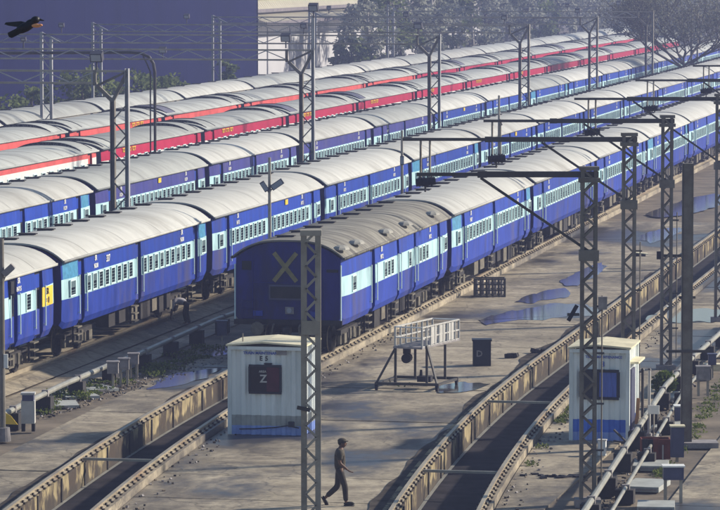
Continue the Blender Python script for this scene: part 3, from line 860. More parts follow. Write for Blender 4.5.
for k in range(-4, 13):
    y0 = 268.0 + k * 23.2
    cream_coach(y0, -66.3, 23.2, 'cream-roofed coach %s from the left in the train nearest the sheds' % ORD[k + 4], k in (-3, 0, 2, 3, 5))

# ---------------------------------------------------------------- masts with cantilever booms
def lattice_mast(name, x, y, h, wx, wy, m, label, cat, group=None, pitch_=0.44, leg=.13, rot=0.0, parts_back=True, base=True):
    c = thing(name, label, cat, (x, y, GZ), rot, group)
    for sx in (-1, 1):
        mb = MB(); X = sx * (wx / 2 - leg / 2)
        mb.box(X - leg / 2, X + leg / 2, -wy / 2, -wy / 2 + .02, 0, h, m)
        mb.box(X - leg / 2, X + leg / 2, wy / 2 - .02, wy / 2, 0, h, m)
        mb.box(sx * wx / 2 - .012 * (sx > 0) , sx * wx / 2 + .012 * (sx < 0), -wy / 2 + .02, wy / 2 - .02, 0, h, m)
        mb.build('leg', c)
    iw = wx - 2 * leg + .06
    n = int(h / pitch_)
    p = h / n
    def br(up):
        mb = MB(); z0, z1 = (0, p) if up else (p, 0)
        mb.bar((-iw / 2, 0, z0), (iw / 2, 0, z1), .012, .055, m); return mb.mesh('brace')
    b0, b1 = shared((name, m, 'b0', round(p, 3), round(iw, 3)), lambda: br(True)), shared((name, m, 'b1', round(p, 3), round(iw, 3)), lambda: br(False))
    for i in range(n):
        link('brace', b0 if i % 2 == 0 else b1, c, (0, -wy / 2 - .008, i * p))
        if parts_back: link('brace', b0 if i % 2 == 0 else b1, c, (0, wy / 2 + .008, i * p))
    if base:
        mb = MB(); mb.box(-wx / 2 - .12, wx / 2 + .12, -wy / 2 - .12, wy / 2 + .12, -.05, .16, 'boxgrey'); mb.build('footing', c)
    return c
# the tall grey mast in front
p1 = lattice_mast('lattice_mast', at(307.5, 560, 0).x, 77.5, 8.15, .43, .26, 'steelgrey', 'tall pale grey lattice mast standing in front of the X-marked coach', 'mast', None, .245, .125, A, parts_back=False)
p1.location.x = -16.42
mb = MB(); mb.box(-.23, .23, -.16, .16, 8.05, 8.17, 'steelgrey'); mb.build('cap_plate', p1)
mb = MB(); mb.box(-.20, .20, -.165, -.15, 5.92, 6.22, 'steelgrey'); mb.build('gusset_plate', p1)
mb = MB(); mb.bar((-.30, -.2, 4.36), (-.02, -.2, 4.30), .05, .08, 'steeldark'); mb.build('bracket', p1)

BM = [  # px column, distance along the view axis, boom row, boom left column, strut foot row
    (589.5, 94.3, 174, 420, 256, 'lattice mast right of the front train beside the pale blue cabin'),
    (629.5, 112.5, 139, 407, 205, 'lattice mast rising behind the right-hand cabin'),
    (667.5, 126.0, 120.5, 487, 184, 'lattice mast just left of the plain dark pole'),
    (721, 143.0, 98.5, 577, 166, 'lattice mast at the right edge carrying the fourth boom'),
    (779, 169.0, 80, 638, 138, 'lattice mast outside the right edge carrying the fifth boom'),
    (815, 191.0, 65.5, 695, 112, 'lattice mast outside the right edge carrying the sixth boom')]
for i, (px, d, row, lx, srow, lab) in enumerate(BM):
    k = 1.003
    xw = (px - 360) / 3700 * d
    X = xw * math.cos(A) - d * math.sin(A); Y = xw * math.sin(A) + d * math.cos(A)
    zb = CAM_Z - (row + 38) * d / 3700
    ln = (px - lx) * d / 3700 / math.cos(A) * 1.0
    h = zb + .12 - GZ
    c = lattice_mast('lattice_mast', X, Y, h, .43 if i < 2 else .40, .26, 'steel', lab, 'mast', 'masts with side booms along the apron', (.28, .29, .30, .33, .40, .45)[i], .095, A)
    zl = zb - GZ
    mb = MB(); mb.box(-ln * .62, .24, -.07, .07, zl - .075, zl + .075, 'steeldark'); mb.box(-ln, -ln * .62, -.06, .06, zl - .045, zl + .045, 'steeldark'); mb.box(-ln * .62 - .12, -ln * .62 + .12, -.08, .08, zl - .085, zl + .085, 'steeldark')
    bo = mb.build('boom', c)
    fz = CAM_Z - (srow + 38) * d / 3700 - GZ
    mb = MB(); mb.bar((-.22 - (zl - fz) * 1.22, 0, zl - .09), (0.18, 0, fz), .07, .07, 'steeldark'); mb.box(-.25, .25, -.17, .17, fz - .12, fz + .16, 'steel'); mb.build('strut', c)
    mb = MB(); mb.box(-.25, .25, -.17, .17, zl + .10, zl + .20, 'steel'); mb.box(-.27, .27, -.18, .18, zl - .20, zl - .09, 'steel'); mb.build('cap_plate', c)
    if i > 0:
        xd = -ln + .55 if i != 2 else -ln + .3
        for q in (0, .28):
            mb = MB(); mb.cyl((xd + q, 0, zl - .03), (xd + q, 0, zl - 1.25), .035, .035, 'steelgrey', 6); mb.build('dropper', bo)
        mb = MB(); mb.cyl((xd - .15, 0, zl - 1.32), (xd + .45, 0, zl - 1.26), .12, .12, 'black', 8)
        for q in range(4): mb.cyl((xd - .05 + q * .12, 0, zl - 1.28), (xd + .0 + q * .12, 0, zl - 1.28), .16, .16, 'black', 8)
        mb.cyl((xd + .14, 0, zl - 1.30), (xd + .14, 0, zl - 1.6), .03, .03, 'steeldark', 6)
        mb.build('insulator', bo)
    # climbing brackets, conduit and little boxes on the right-hand leg
    mb = MB(); mb.cyl((.34, -.12, .4), (.34, -.12, 5.4), .02, .02, 'steel', 6)
    for z in (1.4, 2.6, 3.9, 5.1): mb.box(.20, .40, -.14, -.10, z, z + .05, 'steeldark')
    mb.build('conduit', c)
    if i == 0:
        mb = MB(); mb.box(.24, .46, -.25, -.05, 5.05, 5.38, 'boxgrey'); mb.build('switch_box', c)
        mb = MB(); mb.box(-.55, -.24, -.10, -.05, 4.88, 4.95, 'steeldark'); mb.bar((-.52, -.08, 4.75), (-.30, -.08, 5.15), .06, .10, 'black'); mb.build('side_bracket', c)
    if i == 2:
        mb = MB(); mb.box(-.30, .72, -.08, -.02, 3.85, 3.95, 'steeldark'); mb.box(-.34, -.2, -.10, .0, 3.78, 4.05, 'black'); mb.box(.56, .78, -.10, 0, 3.78, 4.02, 'black'); mb.build('crossarm', c)

# plain dark pole
P = at(686, 446)
pp = thing('plain_pole', 'thick plain dark pole without lattice beside the red-brown box', 'pole', (P.x, P.y, GZ), A)
mb = MB(); n_ = 14
mb.box(-.13, .13, -.12, .12, 0, 8.15, 'steel'); mb.box(-.155, -.13, -.14, .14, 0, 8.15, 'steeldark'); mb.box(.13, .155, -.14, .14, 0, 8.15, 'steel'); mb.build('shaft', pp)
mb = MB(); mb.box(-.6, .65, -.17, -.13, 2.72, 2.80, 'steeldark'); mb.build('crossarm', pp)
mb = MB(); mb.box(-.5, .9, -.4, .4, -.02, .14, 'boxgrey'); mb.build('footing', pp)
mb = MB(); mb.cyl((-.24, 0, 4.3), (.24, 0, 4.3), .04, .04, 'steeldark', 6); mb.build('band_clamp', pp)

# ---------------------------------------------------------------- floodlight and gantry portals over the trains
def flood(parent, loc, head=(.62, .30, .42), post=.7, tilt=.4, yaw=0.0, name='floodlight'):
    mb = MB(); x, y, z = loc
    mb.cyl((x, y, z), (x, y, z + post), .04, .04, 'floodcase', 6)
    m4 = Matrix.Translation((x, y, z + post + head[2] / 2)) @ Matrix.Rotation(yaw, 4, 'Z') @ Matrix.Rotation(tilt, 4, 'X')
    mb.box(-head[0] / 2, head[0] / 2, -head[1] / 2, head[1] / 2, -head[2] / 2, head[2] / 2, 'floodcase', m4)
    mb.box(-head[0] / 2 + .05, head[0] / 2 - .05, -head[1] / 2 - .012, -head[1] / 2, -head[2] / 2 + .05, head[2] / 2 - .05, 'brass', m4)
    return mb.build(name, parent)

def portal(y, label, span, lights, left_at, dark=True, far=False):
    """right mast between the second and third train, truss beam across the four far trains"""
    c = thing('gantry_portal', label, 'gantry', (-40.7, y, 0), 0, 'gantries across the far trains')
    zb = 8.9; m = 'steel' if dark else 'steelgrey'
    def leg(X, top, mm, wd=.16):
        mb = MB()
        mb.box(X - wd / 2, X - wd / 2 + .02, -.12, .12, GZ, top, mm); mb.box(X + wd / 2 - .02, X + wd / 2, -.12, .12, GZ, top, mm); mb.box(X - wd / 2 + .02, X + wd / 2 - .02, -.012, .012, GZ, top, mm)
        return mb.build('leg', c)
    leg(-.36, zb - 1.25, 'steel', .2); leg(.28, zb + .12, 'steelpale' if not far else 'steelgrey', .16)
    if far:
        mb = MB(); n = 14
        for i in range(n):
            z0, z1 = GZ + i * .65, GZ + (i + 1) * .65
            if z1 > zb - 1.2: break
            mb.bar((-.36, -.13, z0 if i % 2 else z1), (.28, -.13, z1 if i % 2 else z0), .02, .06, m)
        mb.build('bracing', c)
    else:
        def br(u):
            mb = MB(); mb.bar((-.34, -.13, 0 if u else .65), (.26, -.13, .65 if u else 0), .02, .06, 'steel'); return mb.mesh('brace')
        for i in range(12):
            link('brace', shared(('pbr', i % 2), lambda: br(i % 2)), c, (0, 0, GZ + i * .65))
    mb = MB()
    mb.bar((-.36, 0, zb - 1.28), (-1.05, 0, zb - .62), .16, .16, 'steel'); mb.bar((-.36, 0, zb - 1.28), (.25, 0, zb - .1), .14, .14, 'steel'); mb.bar((-1.05, 0, zb - .62), (.25, 0, zb - .02), .10, .10, 'steel')
    mb.bar((-1.15, 0, zb - .62), (-1.15, 0, zb + .05), .14, .12, 'steel')
    mb.build('bracket', c)
    for z in (zb, zb - .52):
        mb = MB(); mb.box(-span, -1.05 if z < zb else .26, -.05, .05, z - .045, z + .045, 'steelgrey' if not far else 'steelgrey'); mb.build('chord', c)
    n = int(span / 1.1); st = (span - 1.2) / n
    def bb(u):
        mb = MB(); mb.bar((0, -.055, 0 if u else .44), (st, -.055, .44 if u else 0), .015, .05, 'steelpale'); return mb.mesh('brace')
    mes = [shared(('bb', round(st, 3), u), lambda: bb(u)) for u in (0, 1)]
    for i in range(n):
        link('brace', mes[i % 2], c, (-span + i * st, 0, zb - .48))
    for X in left_at:
        mb = MB()
        for sx in (-.32, .32):
            mb.box(X + sx - .09, X + sx + .09, -.10, .10, GZ, zb + (.15 if sx < 0 else -.3), 'steelpale')
        mb.build('leg', c)
        def lb(u):
            mb = MB(); mb.bar((-.28, -.11, 0 if u else .7), (.28, -.11, .7 if u else 0), .02, .07, 'steelpale'); return mb.mesh('brace')
        for i in range(13):
            link('brace', shared(('lb', i % 2), lambda: lb(i % 2)), c, (X, 0, GZ + i * .7))
        mb = MB(); mb.bar((X - .3, 0, zb + .12), (X + .9, 0, zb - .5), .10, .10, 'steelpale'); mb.build('bracket', c)
    for (X, z, hd) in lights:
        flood(c, (X, 0, z), (hd * .46, hd * .3, hd * .34), .38)
    return c
PY = [153.0, 191.4, 229.9, 267.5, 305.5, 345.0, 384.8]
def pcol(y, px):   # offset along a beam of what is seen in a photograph column
    a_, b_ = -60.0, 8.0
    for _ in range(50):
        mid = (a_ + b_) / 2
        X = -40.7 + mid
        r = X * math.cos(A) + y * math.sin(A); f = -X * math.sin(A) + y * math.cos(A)
        if 360 + 3700 * r / (f * 1.0) < px: a_ = mid
        else: b_ = mid
    return a_
portal(PY[0], 'nearest grey twin-legged gantry at the left, floodlight on its bracket', 18.0, [(pcol(PY[0], 97), 8.95, 1.15)], [], True)
portal(PY[1], 'gantry whose twin legs stand left of the white shed front', 30.0, [(pcol(PY[1], 24), 8.95, .62), (pcol(PY[1], 286), 9.0, 1.1), (.3, 10.6, 1.1)], [], True)
portal(PY[2], 'gantry standing left of the photo middle among the trains', 34.0, [(pcol(PY[2], 62), 9.0, .75), (pcol(PY[2], 163), 7.4, 1.0), (pcol(PY[2], 304), 9.0, .9), (pcol(PY[2], 418), 9.0, 1.1)], [-25.4], True)
portal(PY[3], 'gantry fourth from the left, pale left leg before the violet wall', 32.5, [(pcol(PY[3], 187), 9.0, .9), (pcol(PY[3], 406), 9.2, .9), (pcol(PY[3], 504), 9.0, .9)], [-32.3], True, True)
portal(PY[4], 'gantry fifth from the left, before the hazy trees', 32.5, [(pcol(PY[4], 329), 9.2, .8), (pcol(PY[4], 397), 9.3, .7), (pcol(PY[4], 577), 9.0, .9)], [-32.2], True, True)
portal(PY[5], 'gantry sixth from the left, beside the sprawling bare tree', 32.5, [(pcol(PY[5], 567), 9.0, .8), (pcol(PY[5], 618), 9.2, .9)], [-32.2], True, True)
portal(PY[6], 'farthest gantry, its legs behind the bare tree branches', 32.5, [(pcol(PY[6], 633), 8.9, .8)], [-32.2], True, True)
# a tall head light on the second gantry is carried by a pole of its own leg
mb = MB(); mb.box(.20, .36, -.06, .06, 8.9, 10.6, 'steelpale'); o = mb.build('light_pole', [q for q in bpy.data.objects if q.name == 'gantry_portal.001'][0])

# bent pipe post between the third and fourth trains
yb = along(-49.5, 155, 5)
c = thing('bent_pipe_post', 'black bent pipe post arching left over the red coaches', 'pole', (-49.5, yb, GZ), A)
zt = CAM_Z - (53 + 38) * 199 / 3700 - GZ
pts = [(0, 0, 0), (0, 0, zt - 1.0), (-.08, 0, zt - .55), (-.3, 0, zt - .2), (-.75, 0, zt), (-1.3, 0, zt + .05), (-9.5, 0, zt + .0)]
mb = MB(); mb.tube(pts, .085, 'steeldark', 8); mb.build('pipe', c)
mb = MB(); mb.tube([(-.24, 0, 0), (-.24, 0, zt - 1.0), (-.4, 0, zt - .6), (-.62, 0, zt - .15)], .045, 'steeldark', 6); mb.build('stay_pipe', c)

# thin lamp poles between the first two trains
def lamp_pole(px, top, t, label, heads, group=None):
    y = along(t, px, 6); d = -t * math.sin(A) + y * math.cos(A)
    zt = CAM_Z - (top + 38) * d / 3700
    c = thing('lamp_pole', label, 'lamp pole', (t, y, GZ), A, group)
    mb = MB(); mb.cyl((0, 0, 0), (0, 0, zt - GZ), .075, .055, 'steelgrey', 8); mb.build('shaft', c)
    for (dx, row, s, tl) in heads:
        z = CAM_Z - (row + 38) * d / 3700 - GZ
        m4 = Matrix.Translation((dx, -.1, z)) @ Matrix.Rotation(tl, 4, 'Y')
        mb = MB(); mb.box(-s / 2, s / 2, -.16, .16, -s * .22, s * .22, 'floodcase', m4); mb.box(-s / 2 + .04, s / 2 - .04, -.175, -.16, -s * .18, s * .18, 'brass', m4)
        mb.bar((0, 0, z - .28), (dx, 0, z), .05, .05, 'steelgrey'); mb.build('floodlight', c)
    return c
lamp_pole(269.5, 157, -31.6, 'thin lamp pole with two floodlights behind the X-marked coach', [(-.20, 186, .42, 1.0), (.30, 184, .52, -.6)])
lamp_pole(402, 130, -31.0, 'thin pole with a small box between the two front blue trains', [(.0, 160, .40, 1.57)])
lamp_pole(499, 95, -31.0, 'thin pole behind the third boom among the blue coaches', [(.05, 122, .35, 1.2)])
# pole at the left edge
P = at(3.0, 441)
c = thing('lamp_pole', 'weathered lamp pole at the left edge standing in a drum base', 'lamp pole', (P.x, P.y, GZ), A)
mb = MB(); mb.cyl((0, 0, 0), (0, 0, 5.9), .085, .07, 'steel', 10); mb.build('shaft', c)
mb = MB(); mb.cyl((0, 0, 0), (0, 0, .40), .23, .20, 'boxgrey', 16); mb.build('drum_base', c)
mb = MB(); m4 = Matrix.Translation((.20, -.05, 5.0)) @ Matrix.Rotation(R(-42), 4, 'Y')
mb.box(-.19, .19, -.12, .12, -.09, .09, 'boxgrey', m4); mb.box(-.16, .16, -.10, .10, -.105, -.09, 'brass', m4); mb.bar((0, 0, 4.55), (.16, 0, 4.95), .04, .04, 'steelgrey'); mb.build('floodlight', c)
mb = MB(); mb.box(.05, .17, -.14, -.06, 2.15, 2.55, 'white'); mb.build('meter_box', c)

# ---------------------------------------------------------------- cabins
def corrugated(mb, x0, x1, y, z0, z1, m, wave=.31, depth=.06, flip=1):
    """trapezoid corrugated sheet facing -Y"""
    n = max(2, round((x1 - x0) / wave)); st = (x1 - x0) / n; pr = []
    for i in range(n):
        a_ = x0 + i * st
        pr += [(a_, 0), (a_ + st * .34, 0), (a_ + st * .5, depth), (a_ + st * .84, depth)]
    pr.append((x1, 0))
    vs = []
    for x, d in pr: vs += [(x, y + d * flip, z0), (x, y + d * flip, z1)]
    mb.add(vs, [(2 * i, 2 * i + 2, 2 * i + 3, 2 * i + 1) for i in range(len(pr) - 1)], m)

def cabin(px0, px1, base, W_, D, H_, label, bands, right):
    P = at(px0, base)
    c = thing('guard_cabin', label, 'cabin', (P.x, P.y, GZ), 0, None)
    z = 0
    zs = 0
    mb = MB()
    for (zt, m) in bands:
        mb.box(.085, W_ - .085, .085, D - .085, zs + (.0 if zs else .0), zt, m); zs = zt
    mb.build('wall_core', c)
    zs = 0
    for (zt, m) in bands:
        mb = MB(); corrugated(mb, .05, W_ - .05, 0, zs, zt, m); mb.build('front_sheet', c); zs = zt
    mb = MB(); vs = []
    zs = 0
    for (zt, m) in bands:
        n = 8; st = (D - .1) / n; pr = []
        for i in range(n):
            a_ = .05 + i * st; pr += [(a_, 0), (a_ + st * .34, 0), (a_ + st * .5, -.05), (a_ + st * .84, -.05)]
        pr.append((D - .05, 0)); vs = []
        for y, d in pr: vs += [(W_ + d, y, zs), (W_ + d, y, zt)]
        mb.add(vs, [(2 * i, 2 * i + 2, 2 * i + 3, 2 * i + 1) for i in range(len(pr) - 1)], m); zs = zt
    mb.build('side_sheet', c)
    for X, Y in ((0, 0), (W_, 0), (0, D), (W_, D)):
        mb = MB(); mb.box(X - .055, X + .055, Y - .055, Y + .055, 0, H_, 'hut'); mb.build('corner_post', c)
    mb = MB()
    rz = [(-.10, H_), (W_ * .45, H_ + .10), (W_ + .10, H_ + .02)]
    vs = []
    for y in (-.10, D + .10):
        for x, zz in rz: vs += [(x, y, zz), (x, y, zz + .05)]
    mb.add(vs, [(1, 3, 9, 7), (3, 5, 11, 9), (0, 6, 8, 2), (2, 8, 10, 4), (0, 2, 3, 1), (2, 4, 5, 3), (6, 7, 9, 8), (8, 9, 11, 10), (0, 1, 7, 6), (4, 10, 11, 5)], 'hutroof')
    mb.build('roof', c)
    mb = MB(); mb.box(-.05, W_ + .05, -.07, -.04, H_ - .10, H_, 'hut'); mb.build('eave_trim', c)
    return c
h1 = cabin(230, 304, 434, 2.22, 2.0, 2.62, 'white corrugated cabin with the dark Z window, left of the walking man', [(.27, 'hutpale'), (.58, 'hutgrey'), (2.60, 'hut')], False)
w_ = MB(); w_.box(.62, 1.52, -.03, .03, 1.27, 2.03, 'glass'); w_.box(1.12, 1.50, -.034, -.028, 1.29, 2.01, 'maroon'); wo = w_.build('window', h1)
w_ = MB()
for z in (1.25, 2.05): w_.box(.58, 1.56, -.05, .02, z - .03, z + .03, 'ink')
for x in (.60, 1.54): w_.box(x - .03, x + .03, -.048, .02, 1.28, 2.02, 'ink')
w_.build('frame', wo)
w_ = MB(); w_.box(1.05, 1.28, -.07, 0, 2.09, 2.14, 'ink'); w_.build('rain_hood', wo)
text('E 5', .19, 'ink', h1, (1.03, -.012, 2.26), (R(90), 0, 0), spacing=1.1)
text('TRAIN MAINTENANCE', .115, 'inkblue', h1, (1.0, -.012, 2.42), (R(90), 0, 0))
text('Z', .32, 'cab', wo, (1.02, -.04, 1.66), (R(90), 0, 0))
text('AREA', .09, 'cab', wo, (1.0, -.04, 1.88), (R(90), 0, 0))
w_ = MB(); w_.box(1.42, 1.72, -.02, .0, 2.38, 2.50, 'boxgrey'); w_.build('rust_patch', h1)
w_ = MB(); w_.tube([(.3, -.06, .17), (.8, -.08, .19), (1.4, -.07, .24), (1.75, -.07, .30), (2.1, -.08, .24)], .02, 'ink', 6); w_.box(1.78, 1.95, -.10, -.02, .26, .42, 'ink'); w_.build('cable', h1)
w_ = MB(); w_.cyl((.28, .5, 2.66), (.28, .5, 2.95), .02, .02, 'steelgrey', 6); w_.build('antenna', h1)

h2 = cabin(571, 626.5, 440, 1.66, 2.1, 2.68, 'white cabin with blue lower band at the right, pole in front', [(.25, 'hutpale'), (.62, 'hutblue'), (2.66, 'hut')], True)
w_ = MB(); w_.box(.30, 1.34, -.03, .03, 1.28, 2.02, 'curtain'); wo = w_.build('window', h2)
w_ = MB()
for z in (1.25, 2.05): w_.box(.26, 1.40, -.06, .02, z - .04, z + .04, 'ink')
for x in (.28, .78, 1.38): w_.box(x - .045, x + .045, -.058, .02, 1.28, 2.02, 'ink')
w_.build('frame', wo)
w_ = MB(); w_.box(.32, .74, -.035, -.029, 1.29, 2.01, 'ink'); w_.build('pane', wo)
text('8', .22, 'inkblue', h2, (.92, -.012, 2.24), (R(90), 0, 0))
text('TRAIN MAINTENANCE', .105, 'inkblue', h2, (.95, -.012, 2.45), (R(90), 0, 0))
w_ = MB(); w_.box(1.66, 1.72, .45, 1.25, .05, 2.05, 'boxblue'); w_.build('door', h2)
w_ = MB(); w_.box(1.66, 1.95, .2, 1.7, 2.25, 2.31, 'hutroof'); w_.build('door_canopy', h2)
hx, hy = h2.location.x, h2.location.y
mb = MB(); mb.box(-.05, .05, -.02, .02, 0, 1.25, 'plank', Matrix.Rotation(R(4), 4, 'Y'))
tag(mb.build('plank', None, (hx + 1.85, hy + .25, GZ)), 'brown plank leaning upright beside the right-hand cabin', 'plank')
for q, (dx, dy, h) in enumerate(((1.98, .9, 2.0), (2.12, 1.4, 1.95))):
    mb = MB(); mb.cyl((0, 0, 0), (0, 0, h), .045, .04, 'steeldark' if q == 0 else 'cab', 8); mb.cyl((0, 0, h), (0, 0, h + .05), .06, .03, 'steeldark', 8); mb.cyl((0, 0, 0), (0, 0, .08), .09, .09, 'boxgrey', 8)
    tag(mb.build('short_post', None, (hx + dx, hy + dy, GZ)), 'dark short post right beside the cabin door' if q == 0 else 'pale short post right of the dark post by the cabin', 'post')
mb = MB(); mb.box(-.16, .16, -.02, .02, .75, 1.0, 'white'); mb.cyl((0, .03, 0), (0, .03, .8), .02, .02, 'steelgrey', 6)
tag(mb.build('small_board', None, (hx + 2.35, hy + .6, GZ)), 'small white board on a stake right of the cabin', 'board')
mb = MB(); mb.bar((0, 0, 0.02), (.55, -.3, -.0), .05, .05, 'steeldark'); mb.bar((0, 0, .35), (.42, -.2, 0), .05, .05, 'steeldark')
tag(mb.build('angle_stay', None, (hx + 1.3, hy - .35, GZ + .03)), 'bent dark stay on the ground in front of the right cabin', 'stay')
P = at(600, 455); mb = MB(); mb.box(-.10, .12, -.1, .1, 0, .42, 'white'); mb.box(-.12, .14, -.12, .12, .42, .45, 'cab')
tag(mb.build('junction_box', None, (P.x + .05, P.y, GZ)), 'white upright box right behind the foot of the near lattice mast', 'box')

# ---------------------------------------------------------------- trestle platform
P = at(375, 390)
tr = thing('platform_trestle', 'wheeled steel platform trestle with white railings on the apron', 'trestle', (P.x, P.y, GZ), 0)
BW, BD = 2.1, 2.0
def bp(name, a_, b_, w_, m, par=tr):
    mb = MB(); mb.bar(a_, b_, w_, w_, m); return mb.build(name, par)
bp('base_beam', (0, 0, .22), (BW, 0, .22), .09, 'steeldark'); bp('base_beam', (.25, BD, .22), (BW + .3, BD, .22), .09, 'steeldark')
bp('base_beam', (.05, .05, .20), (.30, BD - .05, .20), .08, 'steeldark'); bp('base_beam', (BW - .05, .05, .20), (BW + .25, BD - .05, .20), .08, 'steeldark')
for (x, y) in ((.05, 0), (BW - .05, 0), (.3, BD), (BW + .25, BD)):
    mb = MB(); mb.cyl((x - .04, y, .10), (x + .04, y, .10), .10, .10, 'black', 12); mb.box(x - .06, x + .06, y - .03, y + .03, .10, .24, 'steeldark'); mb.build('castor', tr)
PZ = 1.36
cr = [(.62, .35), (1.62, .15), (1.35, 2.1), (2.05, 1.9)]
for (x, y) in ((.62, .3), (1.66, .3), (1.02, 1.7), (2.02, 1.7)):
    bp('post', (x, y, .22), (x, y, PZ), .075, 'steeldark')
bp('raking_brace', (.05, 0, .24), (.60, .3, PZ - .03), .06, 'steeldark'); bp('raking_brace', (BW - .05, 0, .24), (1.66, .3, PZ + .1), .06, 'steeldark')
deck = Matrix.Translation((.62, .25, PZ)) @ Matrix.Rotation(R(-13), 4, 'Z')
mb = MB(); mb.box(-.05, .98, -.05, 3.15, 0, .06, 'boxgrey', deck); mb.build('deck', tr)
def rail(y0, y1, x, n):
    for z in (.06, .36, .70):
        mb = MB(); mb.bar(deck @ Vector((x, y0, z)), deck @ Vector((x, y1, z)), .045, .045, 'cab'); mb.build('railing', tr)
    me = MB(); me.box(-.03, .03, -.03, .03, .06, .70, 'cab'); m_ = me.mesh('baluster')
    for i in range(n + 1):
        p = deck @ Vector((x, y0 + (y1 - y0) * i / n, 0)); link('baluster', m_, tr, p)
rail(0, 3.1, .95, 9); rail(0, 3.1, 0, 7)
for y in (0, 3.1):
    for z in (.36, .70):
        mb = MB(); mb.bar(deck @ Vector((0, y, z)), deck @ Vector((.95, y, z)), .04, .04, 'white'); mb.build('railing', tr)
for (y, s) in ((.75, 0), (1.45, .1), (2.2, 0)):
    mb = MB(); mb.box(.93, .97, y, y + .42, .10, .66, 'cab', deck); mb.build('infill_panel', tr)
mb = MB(); mb.cyl((.95, .4, PZ - .35), (.95, .75, PZ - .35), .16, .16, 'black', 12); mb.box(.85, 1.05, .4, .75, PZ - .2, PZ, 'black'); mb.build('winch', tr)
mb = MB(); mb.box(1.3, 1.75, .5, .9, .24, .42, 'black'); mb.cyl((1.4, .7, .42), (1.4, .7, .62), .06, .04, 'black', 8); mb.build('drive_unit', tr)

# cage crate
P = at(474, 297)
cg = thing('cage_crate', 'black open lattice crate on the apron beside the front train', 'crate', (P.x, P.y, GZ), A)
CWd = 1.32; 
for y in (0, .8):
    for z in (.04, .28, .52, .74):
        mb = MB(); mb.box(0, CWd, y - .02, y + .02, z - .03, z + .03, 'steeldark'); mb.build('slat', cg)
    for i in range(6):
        mb = MB(); x = .03 + i * (CWd - .06) / 5; mb.box(x - .03, x + .03, y - .045, y - .021, 0, .77, 'steeldark'); mb.build('upright', cg)
for x in (0.03, CWd - .03):
    for z in (.04, .40, .74):
        mb = MB(); mb.box(x - .02, x + .02, .02, .78, z - .03, z + .03, 'steeldark'); mb.build('side_slat', cg)
for i in range(5):
    mb = MB(); x = .12 + i * .26; mb.cyl((x, .4, .06), (x, .4, .68), .06, .05, 'boxgrey', 8); mb.build('stored_cylinder', cg)

# dark block with a white D
P = at(473, 366)
bl = thing('marker_block', 'dark upright marker block with a white D, beside the pit track', 'marker', (P.x, P.y, GZ), A)
mb = MB(); mb.box(0, .62, 0, .5, 0, .86, 'ink'); mb.box(-.03, .65, -.03, .53, .86, .92, 'ink'); mb.build('block', bl)
text('D', .30, 'boxgrey', bl, (.22, -.008, .42), (R(90), 0, 0))
for (px, py, w_, l) in ((510, 358, .4, 'small dark lump on the apron beside the D marker block'), (545, 353, .9, 'dark scrap heap against the pit wall near the D marker')):
    P = at(px, py); c = thing('scrap_pile', l, 'scrap', (P.x, P.y, GZ))
    for i in range(5):
        m4 = Matrix.Translation((random.uniform(-w_, w_) * .5, random.uniform(-.2, .2), .08)) @ Matrix.Rotation(random.uniform(0, 3), 4, 'Z') @ Matrix.Rotation(random.uniform(-.4, .4), 4, 'X')
        mb = MB(); mb.box(-.2 * w_ - .05, .2 * w_ + .05, -.08, .08, -.07, .07, 'support', m4); mb.build('scrap_piece', c)
P = at(556, 497); 
mb = MB()
for i in range(26):
    m4 = Matrix.Translation((random.gauss(0, .38), random.gauss(0, .2), .015)) @ Matrix.Rotation(random.uniform(0, 3), 4, 'Z')
    mb.box(-.09, .09, -.05, .05, -.02, .03, 'black', m4)
P = at(558, 477); tag(mb.build('oily_scraps', None, (P.x, P.y, GZ)), 'flat black oily scraps on the concrete right of the curved pit', None, None, 'stuff')

# reflector lamp by the third mast
P = at(640, 268)
c = thing('ground_lamp', 'white-topped low lamp on a thin post behind the third lattice mast', 'lamp', (P.x, P.y, GZ), A)
mb = MB(); mb.cyl((0, 0, 0), (0, 0, .62), .03, .03, 'cab', 6); mb.build('post', c)
mb = MB(); mb.box(-.28, .28, -.2, .2, .66, .70, 'hutroof', Matrix.Rotation(R(6), 4, 'Y')); mb.box(-.22, -.05, -.18, .1, .54, .66, 'black'); mb.box(.05, .24, -.18, .1, .54, .66, 'black'); mb.build('lamp_head', c)

# ---------------------------------------------------------------- pipes on supports
def pipeline(pts, r, label, n_sup, stand, name='pipeline', sup_lab=None):
    c = thing(name, label, 'pipe', (0, 0, 0))
    mb = MB(); mb.tube(pts, r, 'pipe', 10); mb.build('pipe', c)
    P = [Vector(p) for p in pts]
    tot = [(P[i + 1] - P[i]).length for i in range(len(P) - 1)]; L = sum(tot)
    for k in range(n_sup):
        d = L * (k + .5) / n_sup; i = 0
        while d > tot[i] and i < len(tot) - 1: d -= tot[i]; i += 1
        p = P[i] + (P[i + 1] - P[i]) * d / tot[i]
        mb = MB(); mb.box(p.x - .26, p.x + .22, p.y - .2, p.y + .2, GZ - .02, p.z - r - .0, 'support'); mb.box(p.x - .10, p.x + .10, p.y - .06, p.y + .06, p.z - r - .0, p.z + r + .02, 'boxgrey'); mb.build('support', c)
    return c
PL = [at(x, y, .22) for x, y in ((-40, 436), (0, 416), (60, 386), (107, 366), (135, 355.6), (170, 340), (215, 320), (237, 312))]
pipeline([tuple(p) for p in PL], .09, 'pale pipe on dark blocks crossing the left apron', 9, .4)
PR = [at(x, y, .22) for x, y in ((560, 545), (585, 510), (612, 468), (640, 425), (666, 385), (690, 360), (720, 333), (745, 312))]
pipeline([tuple(p) for p in PR], .085, 'pale pipe rising to the right past the blue banded cabin', 12, .4)
PR2 = [p + Vector((.55, .1, -.18)) for p in PR]
pipeline([tuple(p) for p in PR2], .05, 'thin rusty pipe running beside the thick right-hand pipe', 8, .2)

